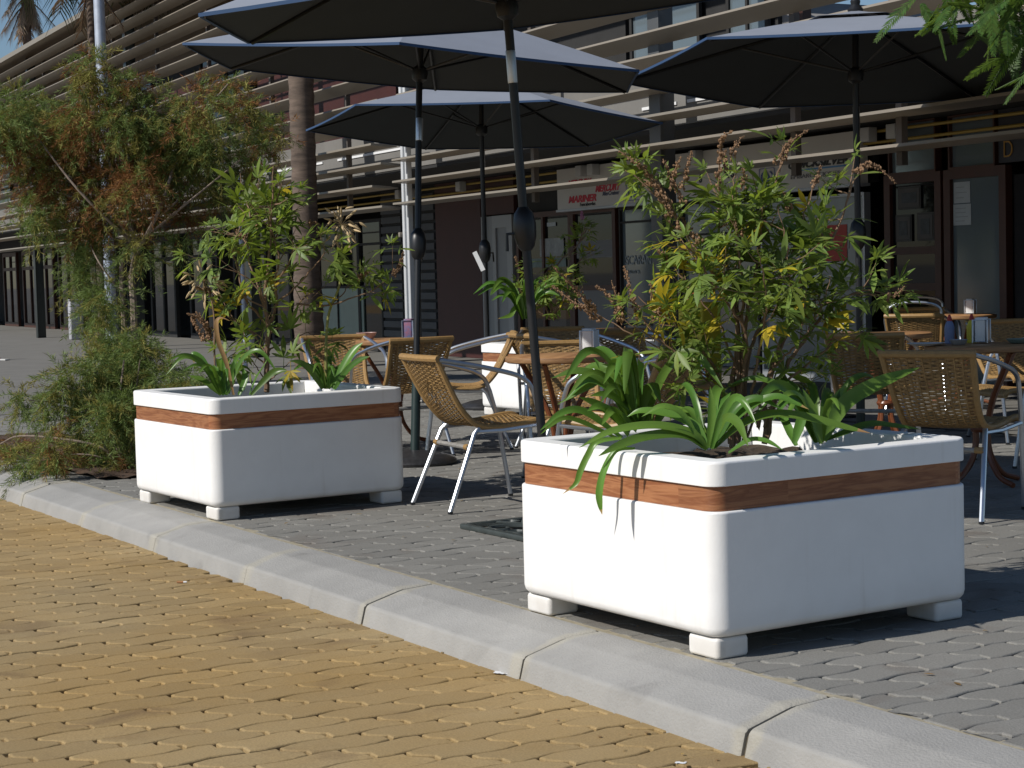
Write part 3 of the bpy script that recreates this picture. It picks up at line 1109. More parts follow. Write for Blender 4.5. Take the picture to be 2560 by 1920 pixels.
clump(root, "strap-leaved clump with long dappled leaves at the right of the front planter", [
    L1([(1385, 1560), (1480, 1390), (1640, 1290), (1850, 1208)], .046, 0, 6.1, 6.2),
    L1([(1370, 1580), (1335, 1440), (1280, 1310)], .028, 0, 6.0),
    L1([(1240, 1580), (1280, 1450), (1310, 1370)], .03, 0, 6.05),
    L1([(1400, 1560), (1600, 1490), (1720, 1495), (1860, 1510)], .034, 0, 6.15, 6.3),
    L1([(1380, 1560), (1440, 1390), (1505, 1280)], .034, 0, 6.15),
    L1([(1350, 1570), (1400, 1450), (1480, 1400), (1560, 1330)], .034, 0, 6.15, 6.3),
    L1([(1250, 1590), (1200, 1480), (1160, 1400)], .026, 0, 6.1, 6.25),
], 12, .26, .032)
root = Q2(420, 1590, 9.6)
clump(root, "sparse strap-leaved clump with a dead bent stalk at the left of the second planter", [
    L1([(400, 1600), (290, 1510), (185, 1470)], .03, 0, 9.6, 9.6, Q2),
    L1([(420, 1600), (320, 1440), (270, 1360), (215, 1330), (225, 1390)], .03, 1, 9.6, 9.6, Q2),
    L1([(485, 1600), (440, 1400), (385, 1250), (372, 1130), (400, 1093), (462, 1112)], .022, 2, 9.55, 9.55, Q2),
    L1([(590, 1600), (640, 1480), (680, 1420), (718, 1345)], .034, 0, 9.5, 9.5, Q2),
    L1([(600, 1600), (720, 1470), (780, 1440), (845, 1440)], .032, 1, 9.45, 9.4, Q2),
    L1([(450, 1590), (480, 1450), (487, 1375)], .03, 0, 9.6, 9.6, Q2),
    L1([(440, 1600), (400, 1480), (350, 1400)], .03, 0, 9.6, 9.7, Q2),
    L1([(520, 1600), (560, 1500), (545, 1420)], .03, 0, 9.55, 9.6, Q2)], 12, .28, .028, "strap leaf plant",
    [([Q2(x, y, 9.75) for x, y in ((365, 1500), (358, 1300), (357, 1100), (335, 960), (285, 840))], .006, 0, .12, stemb)])
root = Q2(1100, 1550, 9.75)
clump(root, "strap-leaved clump with one tall pale seed head at the right of the second planter", [
    L1([(1070, 1560), (1000, 1450), (930, 1390), (850, 1375)], .03, 0, 9.7, 9.6, Q2),
    L1([(1090, 1560), (1060, 1470), (1000, 1390)], .03, 0, 9.75, 9.9, Q2),
    L1([(1140, 1560), (1220, 1400), (1280, 1310), (1335, 1255)], .05, 0, 9.75, 9.75, Q2),
    L1([(1150, 1560), (1230, 1440), (1310, 1375), (1385, 1345)], .034, 1, 9.7, 9.6, Q2),
    L1([(1110, 1560), (1140, 1470), (1130, 1400)], .03, 0, 9.75, 9.8, Q2)], 8, .2, .028, "strap leaf plant",
    [([Q2(x, y, 9.8) for x, y in ((1095, 1560), (1093, 1280), (1112, 1060), (1180, 880), (1197, 680), (1192, 480))], .009, 0, .105, stemg)])
root = Q3(450, 1640, 15.7)
clump(root, "small green strap-leaved clump in the planter by the building", [
    L1([(500, 1640), (330, 1500), (250, 1600), (80, 1640)], .04, 1, 15.7, 15.6, Q3)], 22, .42, .045)


# ------------------------------------------------------------------ feathery trees
def feather_tree(name, label, cat, base, d, limbs, clumps, needle, nper, plumes, trunk_r):
    r = empty(name, base, 0, label, cat)
    o = V(base)
    tb = MB()
    for pts, r0, r1 in limbs:
        q = spline([p - o for p in pts], 5)
        N = len(q)
        tb.tube(q, [r0 + (r1 - r0) * i / N for i in range(N)], 7)
    tb.build("trunk", barkt, r)
    cb = MB()
    for (px, py, rad, kinds, dd) in clumps:
        c = at(px, py, d + dd) - o
        R_ = rad * d / FPX * .88
        for i in range(int(plumes * (rad / 60) ** 1.6)):
            k = random.choice(kinds)
            a = V((random.gauss(0, 1), random.gauss(0, 1), random.gauss(0, 1))).normalized() * R_ * random.random() ** .45
            p = c + a
            ax = (a * (.7 / max(R_, .01)) + V((random.gauss(0, .5), random.gauss(0, .5), random.gauss(-.35, .45)))).normalized()
            L = needle * random.uniform(2.2, 4.5)
            bend = V((0, 0, -random.uniform(.1, .5)))
            for j in range(nper):
                t = random.random()
                b0 = p + ax * L * t + bend * L * t * t
                nd = (ax * .8 + V((random.gauss(0, .6), random.gauss(0, .6), random.gauss(-.1, .5)))).normalized()
                s = nd.orthogonal().normalized()
                s = Matrix.Rotation(random.uniform(0, PI), 3, nd) @ s
                ln = needle * random.uniform(.5, 1.2)
                wd = ln * .055
                cb.add([b0 - s * wd, b0 + nd * ln * .5 + s * wd * .8, b0 + nd * ln, b0 + nd * ln * .45 - s * wd * .9], [(0, 1, 2, 3)], k)
    cb.build("crown", [tgreen, tolive, trust], r, smooth=False)
    return r


def TL(pts, d, r0, r1, j=.3):
    return ([at(x, y, d + (random.gauss(0, j) if i else 0)) for i, (x, y) in enumerate(pts)], r0, r1)


tb_ = at(338, 935, 20)
tb_.z = 0
G_, O_, T_ = (0, 0, 0, 1), (1, 1, 0, 2), (2, 2, 2, 1, 0)
cl = []
for x, y, rr, k in ((50, 275, 60, G_), (120, 290, 70, G_), (230, 165, 50, O_), (250, 225, 50, (0, 0, 1)), (215, 300, 75, T_), (320, 290, 65, (0, 0, 1)), (400, 290, 75, G_),
                    (490, 255, 50, O_), (565, 205, 36, O_), (605, 260, 34, O_), (640, 320, 42, G_), (530, 330, 65, G_), (430, 375, 75, G_), (300, 385, 85, T_), (180, 375, 75, (0, 1, 2)),
                    (85, 370, 65, T_), (30, 350, 55, T_), (95, 470, 55, (0, 1, 2)), (130, 520, 50, G_), (75, 545, 32, G_), (185, 480, 65, T_), (270, 480, 75, T_), (350, 455, 65, T_),
                    (445, 455, 55, T_), (530, 430, 60, G_), (610, 400, 45, O_), (570, 480, 40, O_), (465, 540, 34, T_), (450, 600, 26, G_), (215, 560, 50, (0, 0, 2)), (195, 625, 42, G_),
                    (225, 690, 50, G_), (265, 750, 50, G_), (235, 800, 42, G_), (290, 870, 50, G_), (345, 620, 34, (0, 1)), (385, 400, 60, T_), (150, 420, 50, T_), (480, 380, 60, (0, 1, 1)), (340, 210, 34, T_), (170, 330, 55, O_),
                    (360, 540, 34, T_), (250, 560, 36, T_), (690, 330, 28, O_), (20, 300, 60, G_)):
    cl.append((x, y, rr, k, random.gauss(0, .35)))
feather_tree("tamarisk_tree", "feathery tree with green and rust foliage in front of the louvred building", "tree", tb_, 20,
             [TL([(338, 935), (334, 760), (330, 690), (345, 620)], 20, .042, .034, .0), TL([(345, 625), (300, 480), (250, 330), (236, 180)], 20, .028, .008),
              TL([(345, 625), (400, 520), (465, 340), (570, 210)], 20, .026, .006), TL([(345, 610), (440, 530), (600, 400)], 20, .02, .006), TL([(345, 620), (200, 480), (60, 300)], 20, .02, .006),
              TL([(345, 620), (260, 520), (140, 480)], 20, .016, .005), TL([(400, 540), (440, 505), (445, 490)], 20, .014, .006),
              TL([(316, 935), (310, 800), (305, 660), (330, 600)], 20.2, .034, .028, .0), TL([(310, 740), (250, 660), (220, 600)], 20, .012, .005)],
             cl, .080, 60, 80, .04)
sb_ = at(314, 1176, 11.7)
sb_.z = 0
cl = []
for x, y, rr, k in ((300, 880, 40, G_), (350, 870, 38, G_), (320, 940, 55, G_), (410, 960, 52, G_), (480, 960, 40, G_), (230, 915, 34, G_), (160, 945, 24, G_), (60, 1000, 24, G_),
                    (112, 1012, 22, G_), (195, 1015, 30, G_), (290, 1040, 52, G_), (330, 1110, 46, G_), (235, 1090, 34, G_), (130, 1115, 30, O_), (35, 1125, 28, O_), (60, 1160, 22, G_), (230, 1160, 20, G_),
                    (385, 1020, 48, G_), (270, 970, 40, G_), (155, 980, 18, G_), (10, 1140, 24, O_), (180, 1110, 26, O_), (330, 1010, 50, G_), (310, 1160, 28, O_), (120, 1165, 22, G_), (180, 1175, 20, T_)):
    cl.append((x, y, rr, k, random.gauss(.15, .25)))
feather_tree("tamarisk_shrub", "low feathery green shrub sprawling at the kerb beside the second planter", "shrub", sb_, 11.8,
             [TL([(314, 1176), (300, 1110), (295, 1040), (310, 900)], 11.8, .016, .005, .1), TL([(312, 1176), (255, 1120), (160, 1098), (50, 1090), (0, 1110)], 11.8, .011, .004, .1),
              TL([(312, 1176), (270, 1130), (235, 1060), (170, 980), (150, 940)], 11.8, .010, .003, .1), TL([(316, 1176), (340, 1080), (400, 980), (470, 950)], 11.8, .011, .003, .1),
              TL([(312, 1176), (240, 1140), (150, 1135)], 11.8, .008, .003, .1), TL([(312, 1176), (280, 1100), (210, 1020), (70, 1000)], 11.8, .008, .003, .1), TL([(316, 1176), (330, 1060), (350, 900)], 11.8, .010, .003, .1)],
             cl, .050, 60, 150, .02)


# palms
def palm(name, label, base, h, r0, crown, fr, nf, nd, dead_len, zc=None):
    r = empty(name, base, 0, label, "palm tree")
    mb = MB()
    rings = []
    n = int(h / .11)
    for i in range(n + 1):
        z = h * i / n
        rr = r0 * (1.18 - .25 * min(1, z / 2.)) * (1 + (.04 if i % 2 else -.03) + random.uniform(-.015, .015))
        rings.append([V((rr * math.cos(a), rr * math.sin(a), z)) for a in [2 * PI * j / 16 for j in range(16)]])
    mb.loft(rings, True, True)
    mb.build("trunk", barkp, r, angle=60)
    if crown:
        cb = MB()
        for i in range(nf + nd):
            dead = i >= nf
            a = random.uniform(0, 2 * PI)
            e = random.uniform(.05, 1.2) if not dead else random.uniform(-1.35, -.5)
            L = fr * random.uniform(.75, 1.1) * (1 if not dead else dead_len)
            d = V((math.cos(a) * math.cos(e), math.sin(a) * math.cos(e), math.sin(e)))
            p0 = V((0, 0, h - (random.uniform(0, .9) if dead else 0)))
            q = spline([p0, p0 + d * L * .35, p0 + d * L * .7 + V((0, 0, -.16 * L)), p0 + d * L + V((0, 0, -(.5 if not dead else .3) * L))], 5)
            cb.tube(q, [.03 * (1 - i2 / len(q)) + .004 for i2 in range(len(q))], 4, False, 1 if dead else 0)
            # fan blade segments from the last half
            for i2 in range(len(q) // 3, len(q) - 1):
                t = (q[i2 + 1] - q[i2]).normalized()
                s = t.cross(V((0, 0, 1)))
                s = s.normalized() if s.length > .1 else t.orthogonal().normalized()
                for sg in (-1, 1):
                    for u in range(2):
                        b0 = q[i2].lerp(q[i2 + 1], u / 2)
                        dd = (s * sg + t * .9 + V((0, 0, random.uniform(-.9, -.1)))).normalized()
                        ln = L * random.uniform(.2, .36)
                        wv = t * .018
                        cb.add([b0 - wv, b0 + wv, b0 + dd * ln * .5 + wv * .7 + V((0, 0, -.02)), b0 + dd * ln + V((0, 0, -ln * .35)), b0 + dd * ln * .5 - wv * .7], [(0, 1, 2, 4), (4, 2, 3)], 1 if dead else 0)
        cb.build("crown", [pfrond, pdead], r, smooth=False)
    return r


palm("palm_tree", "thick ringed palm trunk standing in front of the louvred wall", (-22.20, 10.82, 0), 9.2, .18, True, 2.0, 26, 30, .9)
palm("palm_tree", "palm with a skirt of dead fronds against the sky beyond the roof", (-59.65, 19.1, 0), 11.3, .15, True, 2.2, 46, 26, .5)
palm("palm_tree", "slim palm with dark hanging fronds right behind the lamp post", (-31.19, 11.16, 0), 6.9, .09, True, 1.9, 36, 4, .5)
palm("palm_tree", "palm trunk at the left edge of the photo against the sky", (-61.6, 17.0, 0), 12.5, .15, True, 2.2, 34, 24, .5)

# lamp post and slim post
mb = MB()
lp = at(251, 100, 24)
r = empty("lamp_post", (lp.x, lp.y, 0), 0, "pale grey round lamp post rising behind the feathery tree", "lamp post")
mb.lathe([(.085, 0), (.085, .9), (.08, 1.0), (.075, 1.05), (.07, 7.5)], 18)
mb.build("post", galv, r)
mb = MB()
mb.tube([(0, 0, 7.4), (0, -.3, 7.7), (0, -.9, 7.85)], [.04, .035, .03], 8)
mb.build("arm", galv, r)
mb = MB()
mb.bbox(-.12, .12, -1.5, -.85, 7.78, 7.92, .03)
mb.build("lamp_head", galv, r)
pp_ = at(607, 700, 25)
r = empty("slim_post", (pp_.x, pp_.y, 0), 0, "thin galvanised post behind the bush of the second planter", "post")
mb = MB()
mb.lathe([(.03, 0), (.028, 2.7), (.0, 2.72)], 10, cap1=False)
mb.build("tube", galv, r)
mb = MB()
mb.lathe([(.0, .30), (.07, .33), (.085, .40), (.07, .47), (.0, .5)], 12, V((.06, .03, 0)), cap0=False, cap1=False)
mb.build("cap_disc", galv, r)

# tree whose fern-like leaves hang in at the upper right
jb = V((-4.2, 7.6, 0))
r = empty("fern_leaf_tree", jb, 0, "tree with drooping fern-like leaves hanging into the upper right", "tree")
mb = MB()
limb = [at(2900, 900, 8.3) - jb]
tk = spline([V((0, 0, 0)), V((.05, -.05, 1.2)), V((-.05, -.1, 2.2))], 5)
mb.tube(tk, [.09 - .003 * i for i in range(len(tk))], 9)
ends = []
for px_, py_, d_ in ((2620, -130, 8.0), (2480, -60, 8.4), (2400, -20, 8.8), (2700, 150, 7.6), (2700, 240, 7.8), (2560, -40, 7.6), (2750, -200, 8.5), (2440, 5, 8.6), (2530, 25, 8.0), (2590, 90, 7.8), (2480, -15, 8.2), (2380, -5, 8.9), (2700, 120, 7.8)):
    e = at(px_, py_, d_) - jb
    q = spline([tk[-2], tk[-1] + (e - tk[-1]) * .4 + V((0, 0, .25)), e], 5)
    mb.tube(q, [.035 * (1 - i / len(q)) + .005 for i in range(len(q))], 6)
    ends.append(q)
mb.build("trunk", barkt, r)
mb = MB()


def frond(mb, p, d, L):
    d = d.normalized()
    q = spline([p, p + d * L * .5 + V((0, 0, -.02)), p + d * L + V((0, 0, -.28 * L))], 6)
    s0 = d.cross(V((random.gauss(0, .3), random.gauss(0, .3), 1))).normalized()
    mb.tube(q, .0015, 3, False)
    N = len(q)
    for i in range(1, N):
        t = (q[i] - q[i - 1]).normalized()
        for u in (0, .5):
            b0 = q[i - 1].lerp(q[i], u)
            f = (i - 1 + u) / (N - 1)
            for sg in (-1, 1):
                ln = L * .30 * (1 - .75 * f ** 2) * (.5 + .5 * min(1, f * 4))
                dd = (s0 * sg + t * .75 + V((0, 0, random.uniform(-.3, .0)))).normalized()
                up = t.cross(dd).normalized()
                wv = t * (.006 + .003 * random.random())
                mb.add([b0 - wv * .4, b0 + dd * ln * .5 - wv, b0 + dd * ln, b0 + dd * ln * .5 + wv, b0 + wv * .4], [(0, 1, 3, 4), (1, 2, 3)])


for q in ends:
    for k in range(46):
        i = random.randrange(len(q) // 2, len(q))
        frond(mb, q[i] + V((random.gauss(0, .09), random.gauss(0, .09), random.gauss(.0, .06))), V((random.gauss(0, 1), random.gauss(0, 1), random.gauss(-.45, .5))), random.uniform(.14, .26))
mb.build("crown", jleaf, r, angle=80)


# ------------------------------------------------------------------ umbrellas
def umbrella(base, cen, nrm, tip0, label, R_=1.62, rise=.41, kind='disc', sleeve=2.15, crank=1.42):
    base, cen, nrm = V(base), V(cen), V(nrm).normalized()
    r = empty("parasol", base, 0, label, "parasol", "dark blue parasols over the terrace")
    a = V(tip0) - cen
    a = (a - nrm * a.dot(nrm)).normalized()
    b = nrm.cross(a)
    o = cen - base

    def pt(k, f, z):
        an = k * PI / 3
        return o + (a * math.cos(an) + b * math.sin(an)) * (R_ * f) + nrm * z
    zz = lambda f: rise * (1 - f ** 1.12)
    fr = [.10, .25, .4, .55, .7, .85, 1.0]
    def shell(dz, mtl, nm):
        mb = MB()
        for k in range(6):
            sub = 6
            rows = []
            for f in fr:
                row = []
                for j in range(sub + 1):
                    u = j / sub
                    p = pt(k, f, zz(f)).lerp(pt(k + 1, f, zz(f)), u)
                    sag = 4 * u * (1 - u) * f * f
                    row.append(p - nrm * (.008 * sag - dz) - (p - o - nrm * zz(f)) * (.006 * sag))
                rows.append(row)
            mb.loft(rows, closed=False)
        return mb.build(nm, mtl, r, angle=25)
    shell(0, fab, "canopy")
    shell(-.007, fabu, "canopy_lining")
    mb = MB()
    for k in range(6):
        sub = 6
        top, bot, inn = [], [], []
        for j in range(sub + 1):
            u = j / sub
            p = pt(k, 1, 0).lerp(pt(k + 1, 1, 0), u)
            sag = 4 * u * (1 - u)
            p = p - nrm * .008 * sag - (p - o) * (.006 * sag)
            top.append(p + (p - o).normalized() * .004 + nrm * .003)
            bot.append(p + (p - o).normalized() * .004 - nrm * .013)
            inn.append(p - (p - o).normalized() * .012 - nrm * .013)
        mb.loft([top, bot, inn], closed=False)
    mb.build("hem", hemm, r)
    # vent cap
    mb = MB()
    mb.loft([[pt(k, .27, zz(.25) + .014) for k in range(6)], [pt(k, .12, zz(.12) + .02) for k in range(6)], [pt(k, .03, rise + .022) for k in range(6)]], False, True)
    mb.build("vent_cap", fab, r, angle=20)
    mb = MB()
    mb.lathe([(.05, 0), (.055, .02), (.03, .05), (.035, .075), (.02, .10), (.0, .11)], 12, cap1=False, M=Matrix.Translation(o + nrm * (rise + .02)))
    mb.build("finial", blackm, r)
    for k in range(6):
        mb = MB()
        mb.tube([pt(k, .04, rise - .015), pt(k, .5, zz(.5) - .02), pt(k, .985, -.012)], .011, 6)
        rb_ = mb.build("rib", blackm, r)
        mb = MB()
        mb.tube([o + nrm * (-.02), pt(k, .47, zz(.47) - .028)], .008, 6)
        mb.build("strut", blackm, rb_)
    top = o + nrm * rise
    P_ = spline([V((0, 0, .05)), o * .5, o - nrm * .08, top], 5)
    mb = MB()
    mb.tube(P_, .0215, 14)
    mb.build("pole", blackm, r)
    mb = MB()
    M = Matrix.Translation(o - nrm * .03) @ nrm.to_track_quat('Z', 'Y').to_matrix().to_4x4()
    mb.lathe([(.024, -.06), (.05, -.04), (.055, .0), (.05, .03), (.024, .05)], 14, M=M)
    mb.build("hub", blackm, r)
    ax = o.normalized()
    M = Matrix.Translation(o * (sleeve / o.z)) @ ax.to_track_quat('Z', 'Y').to_matrix().to_4x4()
    mb = MB()
    mb.lathe([(.0225, -.075), (.0235, -.07), (.0235, .07), (.0225, .075)], 14, M=M)
    mb.build("joint_sleeve", alu, r)
    M = Matrix.Translation(o * (crank / o.z)) @ ax.to_track_quat('Z', 'Y').to_matrix().to_4x4()
    mb = MB()
    mb.lathe([(.024, -.105), (.04, -.085), (.052, -.04), (.055, .02), (.045, .07), (.03, .09), (.024, .10)], 16, M=M)
    ck = mb.build("crank_housing", blackm, r)
    mb = MB()
    mb.tube([M @ V(p) for p in ((.0, -.04, -.02), (0, -.085, -.02), (0, -.09, -.1))], .008, 6)
    mb.build("crank_handle", blackm, ck)
    if kind == 'disc':
        mb = MB()
        mb.lathe([(.27, 0.0005), (.275, .02), (.26, .04), (.18, .065), (.07, .085), (.05, .09)], 28)
        mb.build("base_weight", granite, r)
        mb = MB()
        mb.tube([(0, 0, .08), o * (.55 / o.z)], .03, 14)
        s_ = mb.build("base_tube", darkgreen, r)
        mb = MB()
        mb.tube([o * (.40 / o.z), o * (.40 / o.z) + V((.05, .03, 0))], .008, 8)
        mb.lathe([(.0, -.012), (.02, -.01), (.02, .01), (.0, .012)], 10, M=Matrix.Translation(o * (.40 / o.z) + V((.055, .035, 0))), cap0=False, cap1=False)
        mb.build("knob", blackm, s_)
    else:
        # openwork cast iron square base
        mb = MB()
        h = .31
        for (x0, x1, y0, y1) in ((-h, h, -h, -h + .035), (-h, h, h - .035, h), (-h, -h + .035, -h + .035, h - .035), (h - .035, h, -h + .035, h - .035)):
            mb.bbox(x0, x1, y0, y1, .001, .026, .006)
        mb.bbox(-.10, .10, -.10, .10, .001, .05, .012)
        for q in range(4):
            c, s = math.cos(q * PI / 2), math.sin(q * PI / 2)
            rot = lambda p: V((p[0] * c - p[1] * s, p[0] * s + p[1] * c, p[2]))
            for sg in (1, -1):
                mb.tube([rot(p) for p in spline([(.08, sg * .06, .018), (.16, sg * .12, .022), (.25, sg * .13, .018), (.27, sg * .05, .016), (.21, sg * .035, .016), (.19, sg * .07, .016)], 5)], .011, 6)
                mb.tube([rot(p) for p in spline([(.09, .09, .02), (.19, .19, .022), (.28, .28, .015)], 4)], .010, 6)
        mb.lathe([(.055, .04), (.05, .07), (.035, .10), (.03, .30)], 14)
        mb.build("base_weight", mat("cast_iron_green_grey", (.045, .055, .053), .5, var=.25, scale=14), r)
    return r


umbrella((-7.1, 4.68, 0), (-7.17, 4.56, 2.475), (.004, -.089, .996), (-5.82, 5.27, 2.53), "leaning dark parasol nearest the camera, on a square iron base", 1.51, kind='square', sleeve=2.17, crank=1.42)
umbrella((-10.2, 5.70, 0), (-10.46, 5.967, 2.572), (.065, .061, .996), (-9.013, 6.682, 2.433), "blue-grey parasol with its green base tube beside the lone cane chair", sleeve=2.17)
umbrella((-13.926, 8.561, 0), (-13.926, 8.561, 2.533), (-.037, .057, .998), (-12.854, 9.775, 2.503), "farthest parasol with a white tag on its crank, near the building", sleeve=2.24)
umbrella((-9.14, 8.59, 0), (-9.14, 8.589, 2.517), (-.041, .053, .998), (-7.966, 9.705, 2.506), "parasol at the upper right with its round top cap showing", rise=.37, sleeve=2.2)
mb = MB()
tg_ = at(1191, 640, 15.75)
mb.box(-.02, .02, -.002, .002, -.14, .04, Matrix.Translation(tg_) @ Matrix.Rotation(R(50), 4, 'Z') @ Matrix.Rotation(R(-24), 4, 'Y'))
tag(mb.build("paper_tag", paper), "small white paper tag hanging on the crank of the farthest parasol", "tag")


# ------------------------------------------------------------------ chairs
PROF = [(-.335, .790), (-.30, .715), (-.262, .64), (-.215, .555), (-.165, .49), (-.115, .447), (-.05, .428), (.05, .428), (.16, .441), (.25, .452), (.305, .448), (.335, .425)]
HW = [.222, .215, .208, .200, .195, .195, .200, .206, .212, .216, .218, .216]
BEND = 5


def prof_at(t):
    x = t * (len(PROF) - 1)
    i = min(int(x), len(PROF) - 2)
    f = x - i
    P0, P1_, P2_, P3_ = PROF[max(i - 1, 0)], PROF[i], PROF[i + 1], PROF[min(i + 2, len(PROF) - 1)]
    def cr(a, b, c, d):
        return .5 * (2 * b + (c - a) * f + (2 * a - 5 * b + 4 * c - d) * f * f + (3 * b - a - 3 * c + d) * f ** 3)
    return V((0, cr(P0[0], P1_[0], P2_[0], P3_[0]), cr(P0[1], P1_[1], P2_[1], P3_[1]))), HW[i] * (1 - f) + HW[i + 1] * f


def weave(t0, t1, hole=None):
    mb = MB()
    N = 60
    tab = [prof_at(t0 + (t1 - t0) * i / N) for i in range(N + 1)]
    L = sum((tab[i + 1][0] - tab[i][0]).length for i in range(N))
    ns = int(L / .0098)
    ribs = 11
    for s_ in range(ns):
        t = t0 + (t1 - t0) * (s_ + .5) / ns
        p, hw = prof_at(t)
        p2, _ = prof_at(min(t + .004, 1))
        tg = (p2 - p).normalized()
        nn = V((0, -tg.z, tg.y))
        if nn.z < 0 and t > .5:
            nn = -nn
        hw -= .012
        seg = ribs * 2
        prev = None
        for j in range(seg + 1):
            u = -1 + 2 * j / seg
            sgn = math.sin((j + .5) * PI / 2 * 1.0 + s_ * PI) if False else (1 if ((j // 1 + s_) % 2) else -1) * (1 if j % 2 else 0)
            off = .0034 * (1 if (j // 2 + s_) % 2 else -1) * (1 if j % 2 else .15)
            dip = .018 * (1 - u * u) if t < .42 else .006 * (1 - u * u)
            q = V((u * hw, 0, 0)) + p - nn * dip * (1 if t < .42 else 1) + nn * off
            ring = [q - tg * .0051, q + nn * .0022, q + tg * .0051]
            if prev and not (hole and hole(u - 1 / seg, t)):
                o = len(mb.v)
                mb.v += [tuple(x) for x in prev + ring]
                mb.f += [(o, o + 3, o + 4, o + 1), (o + 1, o + 4, o + 5, o + 2)]
                mb.mi += [0, 0]
            prev = ring
    for k in range(ribs + 1):
        u = -1 + 2 * k / ribs
        pts = []
        for i in range(0, N + 1, 3):
            p, hw = tab[i]
            t = t0 + (t1 - t0) * i / N
            tg = (tab[min(i + 1, N)][0] - tab[max(i - 1, 0)][0]).normalized()
            nn = V((0, -tg.z, tg.y))
            if nn.z < 0 and t > .5:
                nn = -nn
            dip = .018 * (1 - u * u) if t < .42 else .006 * (1 - u * u)
            pts.append(p + V((u * (hw - .012), 0, 0)) - nn * dip)
        mb.tube(pts, .0034, 4, False)
    return mb


def make_chair(name, arch, hole):
    r = empty(name, (0, 0, 0), 0, "cane chair", "chair", "cane and aluminium terrace chairs")
    tb = BEND / (len(PROF) - 1)
    weave(.02, tb, hole).build("backrest", wick, r, angle=70)
    weave(tb, .97).build("seat", wick, r, angle=70)
    mb = MB()
    for s in (-1, 1):
        pts = []
        for i in range(34):
            p, hw = prof_at(i / 33)
            pts.append(p + V((s * hw, 0, 0)))
        mb.tube(pts, .0155, 8)
    p, hw = prof_at(0)
    mb.tube([p + V((x, -.003 * (1 - (x / hw) ** 2) * 6, 0)) for x in [(-1.06 + 2.12 * i / 10) * hw for i in range(11)]], .0185, 8)
    p, hw = prof_at(1)
    mb.tube([p + V((x, .015 * (1 - (x / hw) ** 2), 0)) for x in [(-1.05 + 2.1 * i / 10) * hw for i in range(11)]], .016, 8)
    mb.build("cane_edge", canew, r)
    for s in (-1, 1):
        mb = MB()
        arm = spline([(s * .225, -.325, .785), (s * .248, -.15, .752), (s * .262, .02, .712), (s * .268, .105, .684), (s * .268, .160, .645), (s * .266, .190, .58)], 6)
        mb.tube(arm, .0125, 8)
        mb.build("armrest", alu, r)
        mb = MB()
        mb.tube(spline([arm[-1], (s * .262, .225, .44), (s * .256, .26, .22), (s * .25, .292, .008)], 5), .0125, 8)
        lg = mb.build("leg", alu, r)
        mb = MB()
        mb.tube([(s * .25, .292, .014), (s * .25, .2925, .0005)], .014, 8)
        mb.build("foot_cap", blackm, lg)
        mb = MB()
        mb.tube([(s * .196, -.10, .425), (s * .205, -.13, .395), (s * .24, -.293, .008)], .0125, 8)
        lg = mb.build("leg", alu, r)
        mb = MB()
        mb.tube([(s * .24, -.292, .014), (s * .24, -.293, .0005)], .014, 8)
        mb.build("foot_cap", blackm, lg)
    mb = MB()
    for s in (-1, 1):
        mb.tube([(s * .2, -.11, .408), (s * .235, .02, .41), (s * .263, .225, .43)], .010, 6)
    mb.tube([(-.262, .226, .425), (.262, .226, .425)], .010, 6)
    mb.build("seat_frame", alu, r)
    mb = MB()
    mb.tube([(-.212, -.165, .33), (.212, -.165, .33)], .0125, 8)
    st = mb.build("stretcher", mat("worn_grey_tube", (.30, .29, .27), .6, metal=.3, var=.3, scale=40), r)
    for s in (-1, 1):
        mb = MB()
        mb.tube([(s * .168, -.165, .33), (s * .208, -.165, .33)], .0155, 8)
        mb.build("cane_wrap", canew, st)
    if arch:
        mb = MB()
        mb.tube(spline([(-.215, -.335, .79), (-.205, -.338, .845), (-.14, -.345, .885), (0, -.35, .90), (.14, -.345, .885), (.205, -.338, .845), (.215, -.335, .79)], 5), .0125, 8)
        mb.build("top_loop", alu, r)
    return r


def hole(u, t):
    tc_ = .22
    if abs(u) / .42 + abs(t - tc_) / .085 > 1:
        return False
    return (int((u + 1) * 11) + int(t * 70)) % 3 == 0


chA = make_chair("cane_chair", False, hole)
chA.location = (-8.10, 4.92, 0)
chA.rotation_euler = (0, 0, R(-6))
chA["label"] = "lone sunlit cane chair between the two kerbside planters"
chB = make_chair("cane_chair", False, None)
chG = "cane and aluminium terrace chairs"
for x, y, rz, lab in (
    (-10.74, 5.90, 88, "shaded cane chair with its back to us, behind the green parasol base tube"),
    (-11.25, 5.74, -105, "cane chair with sun through its back, left of the blue napkin box table"),
    (-10.86, 6.50, 150, "cane chair turned to the left, in front of the far white planter"),
    (-10.28, 6.95, -12, "cane chair with a curved top edge just right of the far white planter"),
    (-8.62, 5.84, -116, "cane chair facing us behind the sunlit round table with the white napkin holder"),
    (-7.58, 5.46, 118, "cane chair drawn to the right of the sunlit round table, behind the front bush"),
    (-10.95, 7.30, -122, "cane chair facing us between the leaning parasol pole and the white napkin holder"),
    (-6.20, 6.42, 24, "shaded cane chair with its back to us behind the right end of the front planter"),
    (-8.50, 9.45, -110, "shaded cane chair at the right behind the big napkin holder"),
    (-7.46, 8.45, 160, "cane chair at the right edge of the photo turned to the left"),
    (-8.15, 7.75, 40, "cane chair mostly hidden by the right side of the front bush"),
    (-9.75, 7.30, -80, "cane chair hidden behind the left side of the front bush"),
):
    if chB:
        chB.location, chB.rotation_euler, chB["label"] = (x, y, 0), (0, 0, R(rz)), lab
        chS, chB = chB, None
    else:
        dup(chS, (x, y, 0), R(rz), lab, chG)
chK = make_chair("cane_chair", True, None)
chK.location = (-10.72, 10.72, 0)
chK.rotation_euler = (0, 0, R(40))
chK["label"] = "sunlit cane chair with a bright aluminium loop above its back, at right"
